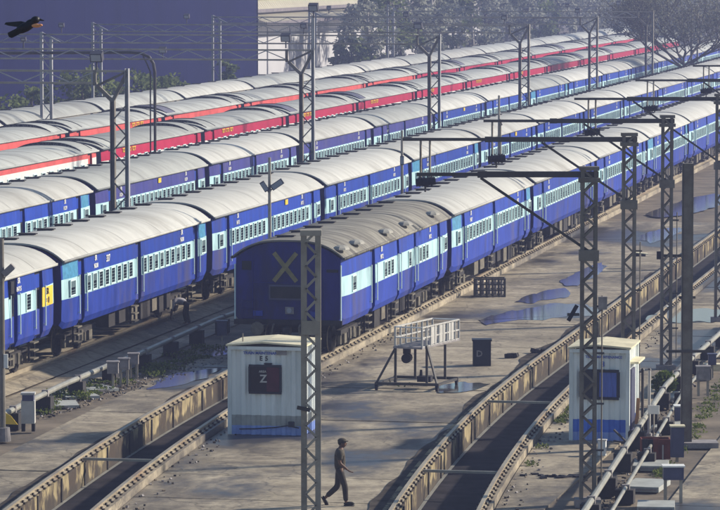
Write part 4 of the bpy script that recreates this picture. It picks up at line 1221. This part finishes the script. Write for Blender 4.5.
# cabinets and boxes on posts
def post_box(px, py, label, w_, d_, h, base_z, m, group=None, legs=1, lid=None):
    P = at(px, py)
    c = thing('post_box', label, 'box', (P.x, P.y, GZ), A, group)
    mb = MB(); mb.box(-w_ / 2, w_ / 2, -d_ / 2, d_ / 2, base_z, base_z + h, m); mb.build('housing', c)
    mb = MB(); mb.box(-w_ / 2 - .03, w_ / 2 + .03, -d_ / 2 - .03, d_ / 2 + .03, base_z + h, base_z + h + .04, lid or m); mb.build('lid', c)
    mb = MB(); mb.box(-w_ / 2 + .04, w_ / 2 - .04, -d_ / 2 - .015, -d_ / 2, base_z + .05, base_z + h - .04, m); mb.build('door', c)
    xs = [0] if legs == 1 else [-w_ / 2 + .06, w_ / 2 - .06]
    for x in xs:
        mb = MB(); mb.box(x - .04, x + .04, -.04, .04, 0, base_z, 'steelgrey'); mb.build('post', c)
    return c
post_box(113, 390, 'grey box on a post beside the left pipe, nearest of the three', .36, .30, .36, .55, 'boxgrey', 'boxes on posts beside the left pipe')
post_box(124, 386, 'grey box on a post, middle of the three by the left pipe', .34, .30, .34, .55, 'boxgrey', 'boxes on posts beside the left pipe', 2)
post_box(133.5, 379, 'grey box on a post, farthest of the three by the left pipe', .34, .30, .34, .5, 'boxgrey', 'boxes on posts beside the left pipe', 2)
post_box(222, 349, 'dark box on a post behind the Z window cabin', .36, .3, .5, .5, 'boxblue')
post_box(677, 462, 'tall slate box on a post behind the red-brown box', .36, .30, .85, .15, 'boxblue', None, 1, 'hutroof')
post_box(673, 503, 'slate box with white lid on two thin legs, nearest at right', .52, .34, .33, .62, 'boxblue', None, 2, 'white')
post_box(682, 424, 'blue-grey box left of the plain dark pole', .46, .32, .42, .12, 'boxblue', None, 2, 'white')
post_box(703, 396, 'grey box on legs right of the plain dark pole', .42, .34, .42, .52, 'boxgrey', None, 2)
post_box(712, 378, 'small slate box on a post farthest right beside the pipe', .26, .26, .34, .45, 'boxblue')
post_box(669, 330, 'white narrow box on a post at the foot of the far lattice mast', .14, .2, .42, .45, 'white')
post_box(712, 372, 'cream block on the ground near the right edge', .5, .4, .2, .05, 'hutroof')
P = at(28.5, 431)
c = thing('signal_cabinet', 'white equipment cabinet on dark legs by the left pipe', 'cabinet', (P.x, P.y, GZ), A)
mb = MB(); mb.box(-.20, .20, -.17, .17, .24, .92, 'cab'); mb.build('housing', c)
mb = MB(); mb.box(-.17, .17, -.185, .17, .92, 1.10, 'boxblue'); mb.build('meter_window', c)
mb = MB(); mb.box(-.21, .21, -.19, .18, 1.10, 1.16, 'cab'); mb.build('lid', c)
for x in (-.15, .15):
    mb = MB(); mb.box(x - .05, x + .05, -.12, .12, 0, .24, 'support'); mb.build('foot', c)
P = at(11, 436)
c = thing('yellow_sign', 'yellow triangular board leaning by the left-edge lamp pole', 'sign', (P.x, P.y, GZ), A)
mb = MB(); v = [(-.24, 0, .36), (.20, 0, .34), (.0, 0, .60), (-.24, 0, .74)]
mb.add([(x, y - .02, z) for x, y, z in v] + [(x, y + .02, z) for x, y, z in v], [(0, 1, 2, 3), (7, 6, 5, 4), (0, 4, 5, 1), (1, 5, 6, 2), (2, 6, 7, 3), (3, 7, 4, 0)], 'yellow'); mb.build('board', c)
mb = MB(); mb.bar((-.1, .05, 0), (-.1, .03, .55), .04, .04, 'support'); mb.build('stake', c)
# red-brown box
P = at(642, 459)
c = thing('sand_bin', 'red-brown board bin beside the right-hand pipe', 'bin', (P.x, P.y, GZ), A)
for i in range(5):
    mb = MB(); mb.box(i * .155, i * .155 + .15, -.02, .02, 0, .56 + random.uniform(-.02, .02), 'brick' if i > 1 else 'support'); mb.build('board', c)
for y in (.5, ):
    mb = MB(); mb.box(0, .77, y, y + .04, 0, .56, 'brick'); mb.build('back_board', c)
for x in (-.02, .77):
    mb = MB(); mb.box(x, x + .03, -.02, .54, 0, .56, 'brick'); mb.build('side_board', c)
mb = MB(); mb.box(.56, .60, -.06, -.02, 0, .4, 'cab'); mb.build('stake', c)
mb = MB(); mb.box(.0, .76, .03, .5, .0, .44, 'support'); mb.build('fill', c)
# loose cover slabs
for k, (px, py, w_, d_, l) in enumerate(((651, 467, .95, 1.3, 'grey cover slab just in front of the red-brown bin'), (647, 487, .95, 1.6, 'pale cover slab, middle of three beside the right pipe'), (656, 508, .95, 1.2, 'pale cover slab at the bottom edge beside the right pipe'), (668, 428, .9, 1.6, 'pale cover slab behind the red-brown bin'), (676, 398, .8, 1.8, 'pale cover slab left of the dark pole, below the weeds'))):
    P = at(px, py); mb = MB(); m4 = Matrix.Rotation(R(random.uniform(-6, 6)), 4, 'Z')
    mb.box(-w_ / 2, w_ / 2, -d_ / 2, d_ / 2, -.02, .12, 'hutgrey', m4); mb.box(-w_ / 2 + .05, w_ / 2 - .05, -d_ / 2 - .02, -d_ / 2, .02, .08, 'boxgrey', m4)
    tag(mb.build('cover_slab', None, (P.x, P.y, GZ)), l, 'slab')
for k, (px, py, l) in enumerate(((60, 405, 'flat slab among the weeds nearest the white cabinet'), (78, 396, 'flat slab among the weeds behind the first one'), (95, 389, 'flat slab among the weeds left of the boxes on posts'))):
    P = at(px, py); mb = MB(); mb.box(-.55, .55, -.7, .7, -.02, .07, 'hutgrey', Matrix.Rotation(R(20 + 9 * k), 4, 'Z')); mb.box(-.2, .2, -.74, -.7, 0, .05, 'boxgrey', Matrix.Rotation(R(20 + 9 * k), 4, 'Z'))
    tag(mb.build('cover_slab', None, (P.x, P.y, GZ)), l, 'slab')

# weeds
def weeds(name, spots, label, size, n_each):
    mb = MB()
    for (x, y, z, r, h) in spots:
        for i in range(n_each):
            a_ = random.uniform(0, 6.28); d = r * math.sqrt(random.random())
            p = Vector((x + d * math.cos(a_), y + d * math.sin(a_), z + random.uniform(0, h)))
            q = Vector((random.uniform(-1, 1), random.uniform(-1, 1), random.uniform(-.2, 1))).normalized() * size * random.uniform(.6, 1.4)
            w_ = q.cross(Vector((random.uniform(-1, 1), random.uniform(-1, 1), random.uniform(-1, 1)))).normalized() * size * .35
            mb.add([p, p + q * .5 + w_, p + q, p + q * .5 - w_], [(0, 1, 2, 3)], 'weed')
    o = mb.build(name); tag(o, label, None, None, 'stuff')
sp = []
for i in range(46):
    u = random.random(); px = 40 + 180 * u; py = 408 - 62 * u + random.uniform(-6, 8)
    P = at(px, py); sp.append((P.x, P.y, GZ, random.uniform(.2, .5), random.uniform(.05, .22)))
weeds('weeds', sp, 'low green weeds growing along the left pipe', .10, 70)
P = at(664, 396)
bush = thing('plant', 'leafy green plant growing over the right-hand pipe', 'plant', (P.x, P.y, GZ))
mb = MB()
for i in range(900):
    d = Vector((random.gauss(0, 1), random.gauss(0, 1), random.gauss(0, 1))).normalized() * random.random() ** .4
    p = Vector((d.x * .38, d.y * .5, .42 + d.z * .36))
    q = Vector((random.uniform(-1, 1), random.uniform(-1, 1), random.uniform(-.4, 1))).normalized() * .14
    w2 = q.cross(Vector((random.uniform(-1, 1), random.uniform(-1, 1), random.uniform(-1, 1)))).normalized() * .05
    mb.add([p, p + q * .5 + w2, p + q, p + q * .5 - w2], [(0, 1, 2, 3)], 'weed')
mb.build('foliage', bush)
mb = MB()
for i in range(7): mb.bar((0, 0, 0), (random.uniform(-.25, .25), random.uniform(-.25, .25), .6), .015, .015, 'bark')
mb.build('stem', bush)
sp = []
for i in range(40):
    px = random.uniform(640, 720); py = 470 - (px - 640) * 1.25 + random.uniform(-6, 12); P = at(px, py); sp.append((P.x + .5, P.y, GZ, random.uniform(.15, .35), random.uniform(.03, .14)))
for i in range(16):
    s = random.uniform(100, 118); sp.append((RR(s) + .5, s, GZ, .2, .1))
P = at(400, 386); sp.append((P.x, P.y, GZ, .5, .08))
weeds('weeds', sp, 'low weeds growing beside the right-hand pipe and pit', .08, 45)
# loose stones along the pipes and tracks
mb = MB()
for i in range(1500):
    if random.random() < .5:
        u = random.random(); P = at(30 + 210 * u, 412 - 66 * u + random.uniform(-8, 12))
    elif random.random() < .5:
        px = random.uniform(596, 720); P = at(px, 520 - (px - 596) * 1.5 + random.uniform(-8, 16))
    else:
        s = random.uniform(88, 140); f_ = random.choice([RR, LR]); P = Vector((f_(s) + random.uniform(.3, .9) , s, GZ))
    r = random.uniform(.012, .04); q = random.uniform(0, 3)
    m4 = Matrix.Translation((P.x, P.y, GZ + r * .5)) @ Matrix.Rotation(q, 4, 'Z') @ Matrix.Rotation(q * .7, 4, 'X')
    mb.box(-r, r, -r * .8, r * .8, -r * .6, r * .6, random.choice(['boxgrey', 'support', 'dirt']), m4)
tag(mb.build('gravel'), 'loose stones scattered along the pipes and pit edges', None, None, 'stuff')

# ---------------------------------------------------------------- people
def skinned(name, pts, edges, radii, m, parent, sub=2, root=0):
    me = bpy.data.meshes.new(name); me.from_pydata(pts, edges, []); me.materials.append(M[m])
    o = bpy.data.objects.new(name, me); col.objects.link(o); o.parent = parent
    md = o.modifiers.new('skin', 'SKIN'); md.use_smooth_shade = True
    if not me.skin_vertices: 
        bpy.context.view_layer.objects.active = o
    for i, r in enumerate(radii):
        sv = me.skin_vertices[0].data[i]; sv.radius = r if isinstance(r, tuple) else (r, r); sv.use_root = (i == root)
    s_ = o.modifiers.new('sub', 'SUBSURF'); s_.levels = sub; s_.render_levels = sub
    dg = bpy.context.evaluated_depsgraph_get()
    me2 = bpy.data.meshes.new_from_object(o.evaluated_get(dg)); me2.materials.clear(); me2.materials.append(M[m])
    for p in me2.polygons: p.use_smooth = True
    o.modifiers.clear(); o.data = me2
    return o

def ellipsoid(mb, c, r, m, n=14, k=10, mtx=None):
    vs = []
    for i in range(k + 1):
        a_ = -math.pi / 2 + math.pi * i / k
        for j in range(n):
            b_ = 2 * math.pi * j / n
            p = Vector((r[0] * math.cos(a_) * math.cos(b_), r[1] * math.cos(a_) * math.sin(b_), r[2] * math.sin(a_)))
            if mtx: p = mtx @ p
            vs.append(Vector(c) + p)
    mb.add(vs, [(i * n + j, i * n + (j + 1) % n, (i + 1) * n + (j + 1) % n, (i + 1) * n + j) for i in range(k) for j in range(n)], m)

def hand(parent, wrist, d, side, m='skin'):
    """palm and five fingers leaving the wrist along d, slightly curled"""
    d = Vector(d).normalized(); s = Vector(side).normalized(); c_ = d.cross(s).normalized()
    w_ = Vector(wrist); pts = [w_, w_ + d * .05, w_ + d * .09]; ed = [(0, 1), (1, 2)]; rd = [(.022, .022), (.036, .018), (.036, .016)]
    for k, (o, ln) in enumerate(((-.027, .065), (-.009, .078), (.009, .072), (.027, .055))):
        b = len(pts); p0 = w_ + d * .088 + s * o
        pts += [p0, p0 + d * ln * .5 + c_ * .010, p0 + d * ln * .9 + c_ * .032]; ed += [(2, b), (b, b + 1), (b + 1, b + 2)]; rd += [.009, .0085, .0075]
    b = len(pts); p0 = w_ + d * .035 - s * .03
    pts += [p0, p0 + d * .035 - s * .022 + c_ * .012, p0 + d * .065 - s * .018 + c_ * .026]; ed += [(1, b), (b, b + 1), (b + 1, b + 2)]; rd += [.011, .010, .008]
    return skinned('hand', [tuple(p) for p in pts], ed, rd, m, parent, 1)

# walking man: local x is his heading, z up
P = at(340, 505)
man = thing('person', 'man in dark clothes and a cap walking right across the concrete', 'person', (P.x, P.y, GZ), A)
bp_ = [(0, 0, .92), (.0, 0, 1.10), (.0, 0, 1.28), (.01, 0, 1.42), (.03, 0, 1.50), (.055, 0, 1.60),      # pelvis, waist, chest, shoulders, neck, head
       (.0, -.09, .88), (.13, -.09, .49), (.155, -.09, .09), (.17, -.09, .045), (.32, -.09, .03),              # front leg (camera side)
       (-.02, .09, .88), (-.06, .10, .47), (-.36, .10, .20), (-.40, .10, .15), (-.345, .10, .02),              # rear leg, heel up
       (.0, -.20, 1.38), (-.01, -.25, 1.12), (.20, -.23, .94),                                              # near arm
       (.0, .20, 1.38), (-.04, .25, 1.12), (.12, .24, .93)]
be = [(0, 1), (1, 2), (2, 3), (3, 4), (4, 5), (0, 6), (6, 7), (7, 8), (8, 9), (9, 10), (0, 11), (11, 12), (12, 13), (13, 14), (14, 15), (3, 16), (16, 17), (17, 18), (3, 19), (19, 20), (20, 21)]
brd = [(.085, .075), (.09, .075), (.13, .095), (.11, .08), (.055, .055), (.07, .06), (.10, .10), (.068, .068), (.042, .042), (.04, .04), (.03, .025), (.10, .10), (.068, .068), (.042, .042), (.038, .038), (.028, .025), (.062, .062), (.046, .046), (.030, .030), (.062, .062), (.046, .046), (.030, .030)]
skinned('body', bp_, be, brd, 'skin', man)
# clothes as slightly larger shells that follow the same joints
sh = [bp_[i] for i in (0, 1, 2, 3, 16, 17, 19, 20)] + [(.018, 0, 1.475)]; sh[0] = (0, 0, .84)
mid = lambda a_, b_, t_: tuple(a_[k] + (b_[k] - a_[k]) * t_ for k in range(3))
sh[5] = mid(bp_[16], bp_[17], .80); sh[7] = mid(bp_[19], bp_[20], .80)
skinned('shirt', sh, [(0, 1), (1, 2), (2, 3), (3, 4), (4, 5), (3, 6), (6, 7), (3, 8)], [(.150, .125), (.160, .132), (.185, .142), (.160, .125), (.098, .098), (.078, .078), (.098, .098), (.078, .078), (.085, .085)], 'cloth_dark', man)
tp = [(0, 0, 1.02), (0, 0, .92), bp_[6], bp_[7], mid(bp_[7], bp_[8], .97), bp_[11], bp_[12], mid(bp_[12], bp_[13], .97)]
skinned('trousers', tp, [(0, 1), (1, 2), (2, 3), (3, 4), (1, 5), (5, 6), (6, 7)], [(.125, .105), (.135, .115), (.105, .105), (.085, .085), (.068, .068), (.105, .105), (.085, .085), (.068, .068)], 'cloth_trouser', man)
mb = MB()
ellipsoid(mb, (.065, 0, 1.595), (.098, .078, .118), 'skin'); ellipsoid(mb, (.160, 0, 1.585), (.022, .014, .022), 'skin', 8, 6)
for s in (-1, 1): ellipsoid(mb, (.05, s * .078, 1.59), (.022, .012, .034), 'skin', 8, 6); ellipsoid(mb, (.148, s * .030, 1.615), (.008, .012, .007), 'shoe', 6, 5)
mb.box(.146, .160, -.024, .024, 1.537, 1.545, 'maroon')
mb.build('head', man, smooth=True)
mb = MB(); ellipsoid(mb, (.045, 0, 1.625), (.104, .086, .098), 'shoe'); mb.build('hair', man, smooth=True)
mb = MB(); ellipsoid(mb, (.055, 0, 1.665), (.118, .096, .072), 'cloth_dark'); mb.box(.12, .215, -.065, .065, 1.648, 1.664, 'cloth_dark'); mb.build('cap', man, smooth=True)
hand(man, bp_[18], (.75, 0, -.5), (0, 1, 0)); hand(man, bp_[21], (.7, 0, -.6), (0, 1, 0))
def shoe(c, ang):
    mb = MB(); m4 = Matrix.Translation(c) @ Matrix.Rotation(ang, 4, 'Y')
    ellipsoid(mb, c, (.145, .052, .050), 'shoe', 12, 8, Matrix.Rotation(ang, 3, 'Y')); mb.box(-.14, .14, -.05, .05, -.055, -.035, 'shoe', m4); mb.build('shoe', man, smooth=True)
shoe((.235, -.09, .055), 0); shoe((-.375, .10, .10), R(62))

# worker bending down beside the second train
P = at(181, 325)
wk = thing('person', 'worker in a pale shirt bending down beside the second blue train', 'person', (P.x, P.y, GZ), A)
q_ = [(.20, 0, .82), (.05, 0, .93), (-.16, 0, .96), (-.30, 0, .90), (-.38, 0, .84), (-.46, 0, .76),
      (.24, -.12, .80), (.22, -.14, .45), (.34, -.15, .08), (.20, -.15, .03), (.22, .12, .80), (.12, .14, .45), (.20, .15, .08), (.06, .15, .03),
      (-.30, -.18, .86), (-.34, -.20, .58), (-.36, -.16, .32), (-.30, .18, .86), (-.36, .20, .58), (-.40, .16, .32)]
qe = [(0, 1), (1, 2), (2, 3), (3, 4), (4, 5), (0, 6), (6, 7), (7, 8), (8, 9), (0, 10), (10, 11), (11, 12), (12, 13), (3, 14), (14, 15), (15, 16), (3, 17), (17, 18), (18, 19)]
qr = [(.115, .10), (.11, .09), (.13, .095), (.11, .08), .055, .07, .10, .068, .045, .04, .10, .068, .045, .04, .06, .045, .032, .06, .045, .032]
skinned('body', q_, qe, qr, 'skin', wk)
skinned('shirt', [q_[0], q_[1], q_[2], q_[3], q_[14], q_[15], q_[17], q_[18]], [(0, 1), (1, 2), (2, 3), (3, 4), (4, 5), (3, 6), (6, 7)], [(.17, .15), (.165, .14), (.18, .14), (.15, .11), .085, .07, .085, .07], 'cloth_pale', wk)
skinned('trousers', [q_[1], q_[0], q_[6], q_[7], q_[8], q_[10], q_[11], q_[12]], [(0, 1), (1, 2), (2, 3), (3, 4), (1, 5), (5, 6), (6, 7)], [(.10, .09), (.135, .12), .105, .09, .07, .105, .09, .07], 'cloth_trouser', wk)
mb = MB(); ellipsoid(mb, (-.50, 0, .73), (.10, .08, .115), 'skin', mtx=Matrix.Rotation(R(-70), 3, 'Y')); ellipsoid(mb, (-.585, 0, .70), (.02, .014, .02), 'skin', 8, 6); mb.build('head', wk, smooth=True)
mb = MB(); ellipsoid(mb, (-.47, 0, .765), (.10, .085, .09), 'shoe'); mb.build('hair', wk, smooth=True)
hand(wk, q_[16], (-.1, 0, -1), (0, 1, 0)); hand(wk, q_[19], (-.1, 0, -1), (0, 1, 0))
P = at(171, 324); mb = MB(); mb.cyl((0, 0, 0), (0, 0, .16), .14, .17, 'white', 14); mb.tube([(-.17, 0, .15), (-.1, 0, .3), (.1, 0, .3), (.17, 0, .15)], .012, 'steelgrey', 6)
tag(mb.build('bucket', None, (P.x, P.y, GZ)), 'small white bucket in front of the bending worker', 'bucket')

# ---------------------------------------------------------------- bird
d = 40.0
def cam_pt(px, py, d):
    r = (px - 360) / 3700 * d; z = CAM_Z - (py + 38) * d / 3700
    return Vector((r * math.cos(A) - d * math.sin(A), r * math.sin(A) + d * math.cos(A), z))
bird = thing('crow', 'black crow flying past at the upper left', 'bird', cam_pt(24, 27, d), A)
k = d / 3700
mb = MB()
ax = Matrix.Rotation(R(-26), 3, 'Y')
ellipsoid(mb, (.02, 0, 0), (.125, .05, .052), 'bird', mtx=ax); ellipsoid(mb, (.125, 0, .075), (.056, .042, .042), 'bird', mtx=ax); ellipsoid(mb, (.075, 0, .04), (.07, .042, .045), 'bird', mtx=ax)
mb.build('body', bird, smooth=True)
mb = MB(); mb.cyl((.165, 0, .085), (.225, 0, .070), .016, .004, 'bird', 8); mb.build('beak', bird)
def wing(pts, name):
    mb = MB(); v = [Vector(p) for p in pts]; n = len(v)
    mb.add([p + Vector((0, -.008, 0)) for p in v] + [p + Vector((0, .008, 0)) for p in v], [tuple(range(n)), tuple(reversed(range(n, 2 * n)))] + [(i, n + i, n + (i + 1) % n, (i + 1) % n) for i in range(n)], 'bird')
    mb.build(name, bird)
wing([(.05, -.03, .04), (-.06, -.05, -.02), (-.13, -.05, -.07), (-.155, -.05, -.105), (-.12, -.04, -.115), (-.05, -.03, -.08), (.03, -.03, -.02)], 'wing')
wing([(.06, .03, .045), (-.03, .06, .065), (-.12, .09, .055), (-.20, .10, .05), (-.215, .10, .03), (-.17, .09, .015), (-.06, .05, .0), (.03, .03, .0)], 'wing')
wing([(-.07, -.01, -.01), (-.17, -.01, -.06), (-.16, -.01, -.10), (-.06, -.01, -.055)], 'tail')
mb = MB(); ellipsoid(mb, (0, 0, 0), (.055, .02, .022), 'food', 10, 6); ellipsoid(mb, (.04, 0, .006), (.03, .015, .014), 'food', 8, 6)
tag(mb.build('food_scrap', None, cam_pt(37, 25.5, d - .1), True), 'orange food scrap held under the beak of the crow', 'food')

# ---------------------------------------------------------------- buildings behind
XW = -84.0
bd = thing('factory_hall', 'large windowless violet-blue hall behind the trains at upper left', 'building', (XW, 0, GZ))
ye = along(XW, 257, 4)
y = ye - 6.0; me = None
for i in range(40):
    def pan():
        mb = MB(); mb.box(-.12, 0, .004, 5.996, 0, 18, 'wall'); return mb.mesh('wall_panel')
    yy = ye - 6.0 * (i + 1)
    if yy < 120: break
    link('wall_panel', shared('pan', pan), bd, (0, yy, 0))
mb = MB(); mb.box(-40, -.12, 120, ye - .05, 0, 17.9, 'wall'); mb.build('hall_core', bd)
mb = MB(); mb.box(-.1, .08, ye, ye + .16, 0, 18, 'wall'); mb.build('corner_trim', bd)
for (px, py, w_) in ((246, 22, 1.2), (70, 3, 1.5)):
    pass
sh = thing('shed', 'long white shed with two tiers of cream awnings behind the trains', 'building', (XW - 1.5, 0, GZ))
mb = MB(); y1 = ye + 150
mb.box(-30, 0, ye + .3, y1, 0, 9.2, 'shed'); mb.build('wall', sh)
dsh = -XW * math.sin(A) + (ye + 20) * math.cos(A)
def zrow(row, px=300): 
    yy = along(XW, px, 8); dd = -XW * math.sin(A) + yy * math.cos(A)
    return CAM_Z - (row + 38) * dd / 3700 - GZ
for (ra, rb, out) in ((11.5, 19.0, 2.4), (-2, 7.5, .8)):
    za, zb_ = zrow(ra), zrow(rb)
    n = 25
    def pan2(za=za, zb_=zb_, out=out):
        mb = MB()
        for q in range(6):
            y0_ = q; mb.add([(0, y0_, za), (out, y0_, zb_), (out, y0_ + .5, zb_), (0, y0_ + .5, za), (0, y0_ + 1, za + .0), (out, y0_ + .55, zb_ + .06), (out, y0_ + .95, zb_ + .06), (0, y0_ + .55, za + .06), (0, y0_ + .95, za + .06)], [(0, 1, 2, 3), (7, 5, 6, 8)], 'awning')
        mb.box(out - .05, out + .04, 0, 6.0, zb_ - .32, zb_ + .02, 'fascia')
        return mb.mesh('awning_panel')
    me = pan2()
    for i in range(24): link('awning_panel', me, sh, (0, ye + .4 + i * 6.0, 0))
mb = MB(); mb.box(-30, .3, ye + .2, y1, zrow(-2) + .0, zrow(-2) + .25, 'awning'); mb.build('roof', sh)
for px in (281, 303, 322):
    yy = along(XW, px, 4); mb = MB(); mb.box(0, .12, yy - .1, yy + .1, 0, 7.0, 'steelpale'); mb.build('column', sh)

# ---------------------------------------------------------------- trees
def tree(x, y, h, r, leaf, label, n=2600, trunk=0.25, ls=.55, group=None, bark='bark', low=.25, cols=5, z0=GZ):
    c = thing('tree', label, 'tree', (x, y, z0), random.uniform(0, 6), group)
    mb = MB(); tops = []
    lean = Vector((random.uniform(-.06, .06) * h, random.uniform(-.06, .06) * h, 0))
    mb.tube([(0, 0, 0), lean * .4 + Vector((0, 0, h * .3)), lean * .8 + Vector((0, 0, h * .6)), lean + Vector((0, 0, h * .9))], h * .016, bark, 7)
    for i in range(7):
        z = h * random.uniform(low + .1, .75); a_ = random.uniform(0, 6.28); q = r * random.uniform(.5, .85)
        e = Vector((q * math.cos(a_), q * math.sin(a_), z + h * random.uniform(.05, .22)))
        mb.tube([lean * (z / h) + Vector((0, 0, z)), (lean * (z / h) + Vector((0, 0, z)) + e) / 2 + Vector((0, 0, .2)), e], h * .007, bark, 5); tops.append(e)
    mb.build('trunk', c)
    cl = []
    for i in range(cols * 4):
        a_ = random.uniform(0, 6.28); z = h * random.uniform(low, .97); w_ = r * (1 - abs((z / h - .58) / .62) ** 2.2) 
        q = max(.1, w_) * math.sqrt(random.random())
        cl.append((Vector((q * math.cos(a_), q * math.sin(a_), z)) + lean * (z / h), r * random.uniform(.14, .36)))
    for e in tops: cl.append((e, r * .35))
    mb = MB()
    for i in range(n):
        p0, rr = random.choice(cl)
        d_ = Vector((random.gauss(0, 1), random.gauss(0, 1), random.gauss(0, 1))).normalized() * rr * random.random() ** .45
        d_.z *= .75
        p = p0 + d_
        q = Vector((random.uniform(-1, 1), random.uniform(-1, 1), random.uniform(-.9, .5))).normalized() * ls * random.uniform(.4, 1.15)
        w2 = q.cross(Vector((random.uniform(-1, 1), random.uniform(-1, 1), random.uniform(-1, 1)))).normalized() * q.length * .36
        mb.add([p, p + q * .5 + w2, p + q, p + q * .5 - w2], [(0, 1, 2, 3)], leaf)
    mb.build('crown', c)
    return c
# light shrubs in front of the violet hall
k = 0
for (px, h, r) in ((12, 4.6, 2.4), (40, 5.0, 2.3), (72, 5.6, 2.6), (95, 5.2, 2.4), (124, 5.0, 2.6), (150, 4.6, 2.3), (172, 3.9, 2.0), (228, 5.2, 1.0)):
    yy = along(-76.5, px, 4)
    tree(-76.5 + random.uniform(-1, 1), yy, h, r, 'leaf_light', ('light green bushy tree %s from the left before the violet hall' % ORD[k]) if k < 7 else 'narrow light green shrub beside the pale gantry leg by the hall', 1500, ls=.42, group='light green trees before the hall', low=.12); k += 1
# hazy tree belt
k = 0
SPOT = []
for row, (X, px0, px1, step, hh) in enumerate(((-78, 352, 660, 17, 12.5), (-92, 372, 720, 20, 15), (-60, 640, 742, 20, 13.5))):
    px = px0
    while px < px1:
        SPOT.append((X + random.uniform(-2, 2), px + random.uniform(-4, 4), hh * random.uniform(.82, 1.15), row)); px += step
NUM = ['first', 'second', 'third', 'fourth', 'fifth', 'sixth', 'seventh', 'eighth', 'ninth', 'tenth', 'eleventh', 'twelfth', 'thirteenth', 'fourteenth', 'fifteenth', 'sixteenth', 'seventeenth', 'eighteenth', 'nineteenth', 'twentieth', 'twenty-first', 'twenty-second', 'twenty-third', 'twenty-fourth']
cnt = [0, 0, 0]
for (X, px, h, row) in SPOT:
    yy = along(X, px, 6)
    if yy > 900: continue
    if row == 0 and px < 362: h *= .55
    lab = ('hazy grey-green tree, %s from the left in the front row beyond the trains', 'tall hazy tree, %s from the left in the back row beyond the trains', 'hazy dark tree, %s from the left behind the bare spreading tree')[row] % NUM[cnt[row]]
    cnt[row] += 1
    tree(X, yy, h, h * random.uniform(.27, .36), random.choice((('leaf_grey', 'leaf_grey', 'leaf_dark', 'leaf_light'), ('leaf_dark', 'leaf_grey'), ('leaf_dark', 'leaf_grey'))[row]), lab, 2600, ls=.55, group='hazy trees beyond the trains', bark=random.choice(['barkpale', 'barkpale', 'bark']), low=.12)
# a far wood closes the view
mb = MB()
for i in range(26000):
    a_ = random.uniform(-.14, .16); dd = random.uniform(640, 720); r_ = dd * math.tan(a_)
    hmax = 17 + 5 * noise.noise(Vector((r_ * .06, dd * .03, 0)))
    p = Vector((r_ * math.cos(A) - dd * math.sin(A), r_ * math.sin(A) + dd * math.cos(A), hmax * random.random() ** .7))
    q = Vector((random.uniform(-1, 1), random.uniform(-1, 1), random.uniform(-.9, .5))).normalized() * random.uniform(.8, 1.9)
    w2 = q.cross(Vector((random.uniform(-1, 1), random.uniform(-1, 1), random.uniform(-1, 1)))).normalized() * q.length * .4
    mb.add([p, p + q * .5 + w2, p + q, p + q * .5 - w2], [(0, 1, 2, 3)], 'leaf_dark')
tag(mb.build('far_wood'), 'dense far wood closing the view behind the yard', None, None, 'stuff')

# sprawling, thinly leaved tree at the right
yy = along(-40.0, 684, 6)
c = thing('tree', 'wide spreading thinly leaved tree with bare dark branches at right', 'tree', (-40.0, yy, GZ), A)
mb = MB(); lf = MB(); rnd = random.Random(11)
def branch(p, d_, ln, r_, lev):
    n = 3; pts = [p]; q = p
    dd = d_.copy()
    for i in range(n):
        dd = (dd + Vector((rnd.uniform(-.22, .22), rnd.uniform(-.22, .22), rnd.uniform(-.05, .14)))).normalized()
        q = q + dd * ln / n; pts.append(q)
    mb.tube(pts, r_, 'bark', 5)
    if lev >= 3:
        for i in range(10):
            e = pts[rnd.randint(1, n)] + Vector((rnd.gauss(0, .42), rnd.gauss(0, .42), rnd.gauss(0, .30)))
            g_ = Vector((rnd.uniform(-1, 1), rnd.uniform(-1, 1), rnd.uniform(-.7, .4))).normalized() * rnd.uniform(.10, .26)
            w2 = g_.cross(Vector((rnd.uniform(-1, 1), rnd.uniform(-1, 1), rnd.uniform(-1, 1)))).normalized() * g_.length * .38
            lf.add([e, e + g_ * .5 + w2, e + g_, e + g_ * .5 - w2], [(0, 1, 2, 3)], 'leaf_sparse')
        if lev >= 4: return
    kids = 4 if lev < 2 else 3
    for i in range(kids):
        nd = (dd + Vector((rnd.uniform(-.95, .95), rnd.uniform(-.95, .95), rnd.uniform(-.25, .55)))).normalized()
        branch(pts[-1] if i < 2 else pts[2], nd, ln * rnd.uniform(.60, .80), r_ * .58, lev + 1)
mb.cyl((0, 0, 0), (0, 0, 3.6), .34, .28, 'bark', 9)
for i in range(8):
    a_ = i / 8 * 6.28 + rnd.uniform(-.3, .3)
    sp_ = rnd.uniform(.75, 1.2)
    branch(Vector((0, 0, 3.4 + rnd.uniform(-.3, .3))), Vector((math.cos(a_) * sp_, math.sin(a_) * sp_, rnd.uniform(.32, .7))).normalized(), rnd.uniform(3.4, 4.6), .11, 0)
mb.build('trunk', c); lf.build('crown', c)

# ---------------------------------------------------------------- air
hm = bpy.data.materials.new('yard_haze'); hm.use_nodes = True
N = hm.node_tree.nodes
for n_ in list(N):
    if n_.type != 'OUTPUT_MATERIAL': N.remove(n_)
pv = N.new("ShaderNodeVolumePrincipled")
pv.inputs["Color"].default_value = (0.50, 0.57, 1.0, 1)
pv.inputs["Density"].default_value = 0.00058
pv.inputs["Anisotropy"].default_value = 0.2
hm.node_tree.links.new(pv.outputs[0], [n_ for n_ in N if n_.type == 'OUTPUT_MATERIAL'][0].inputs["Volume"])
M['haze'] = hm
mb = MB(); mb.box(-720, 440, -120, 1020, -2.2, 27, 'haze')
tag(mb.build('haze'), 'thin bluish haze over the yard', None, None, 'stuff')
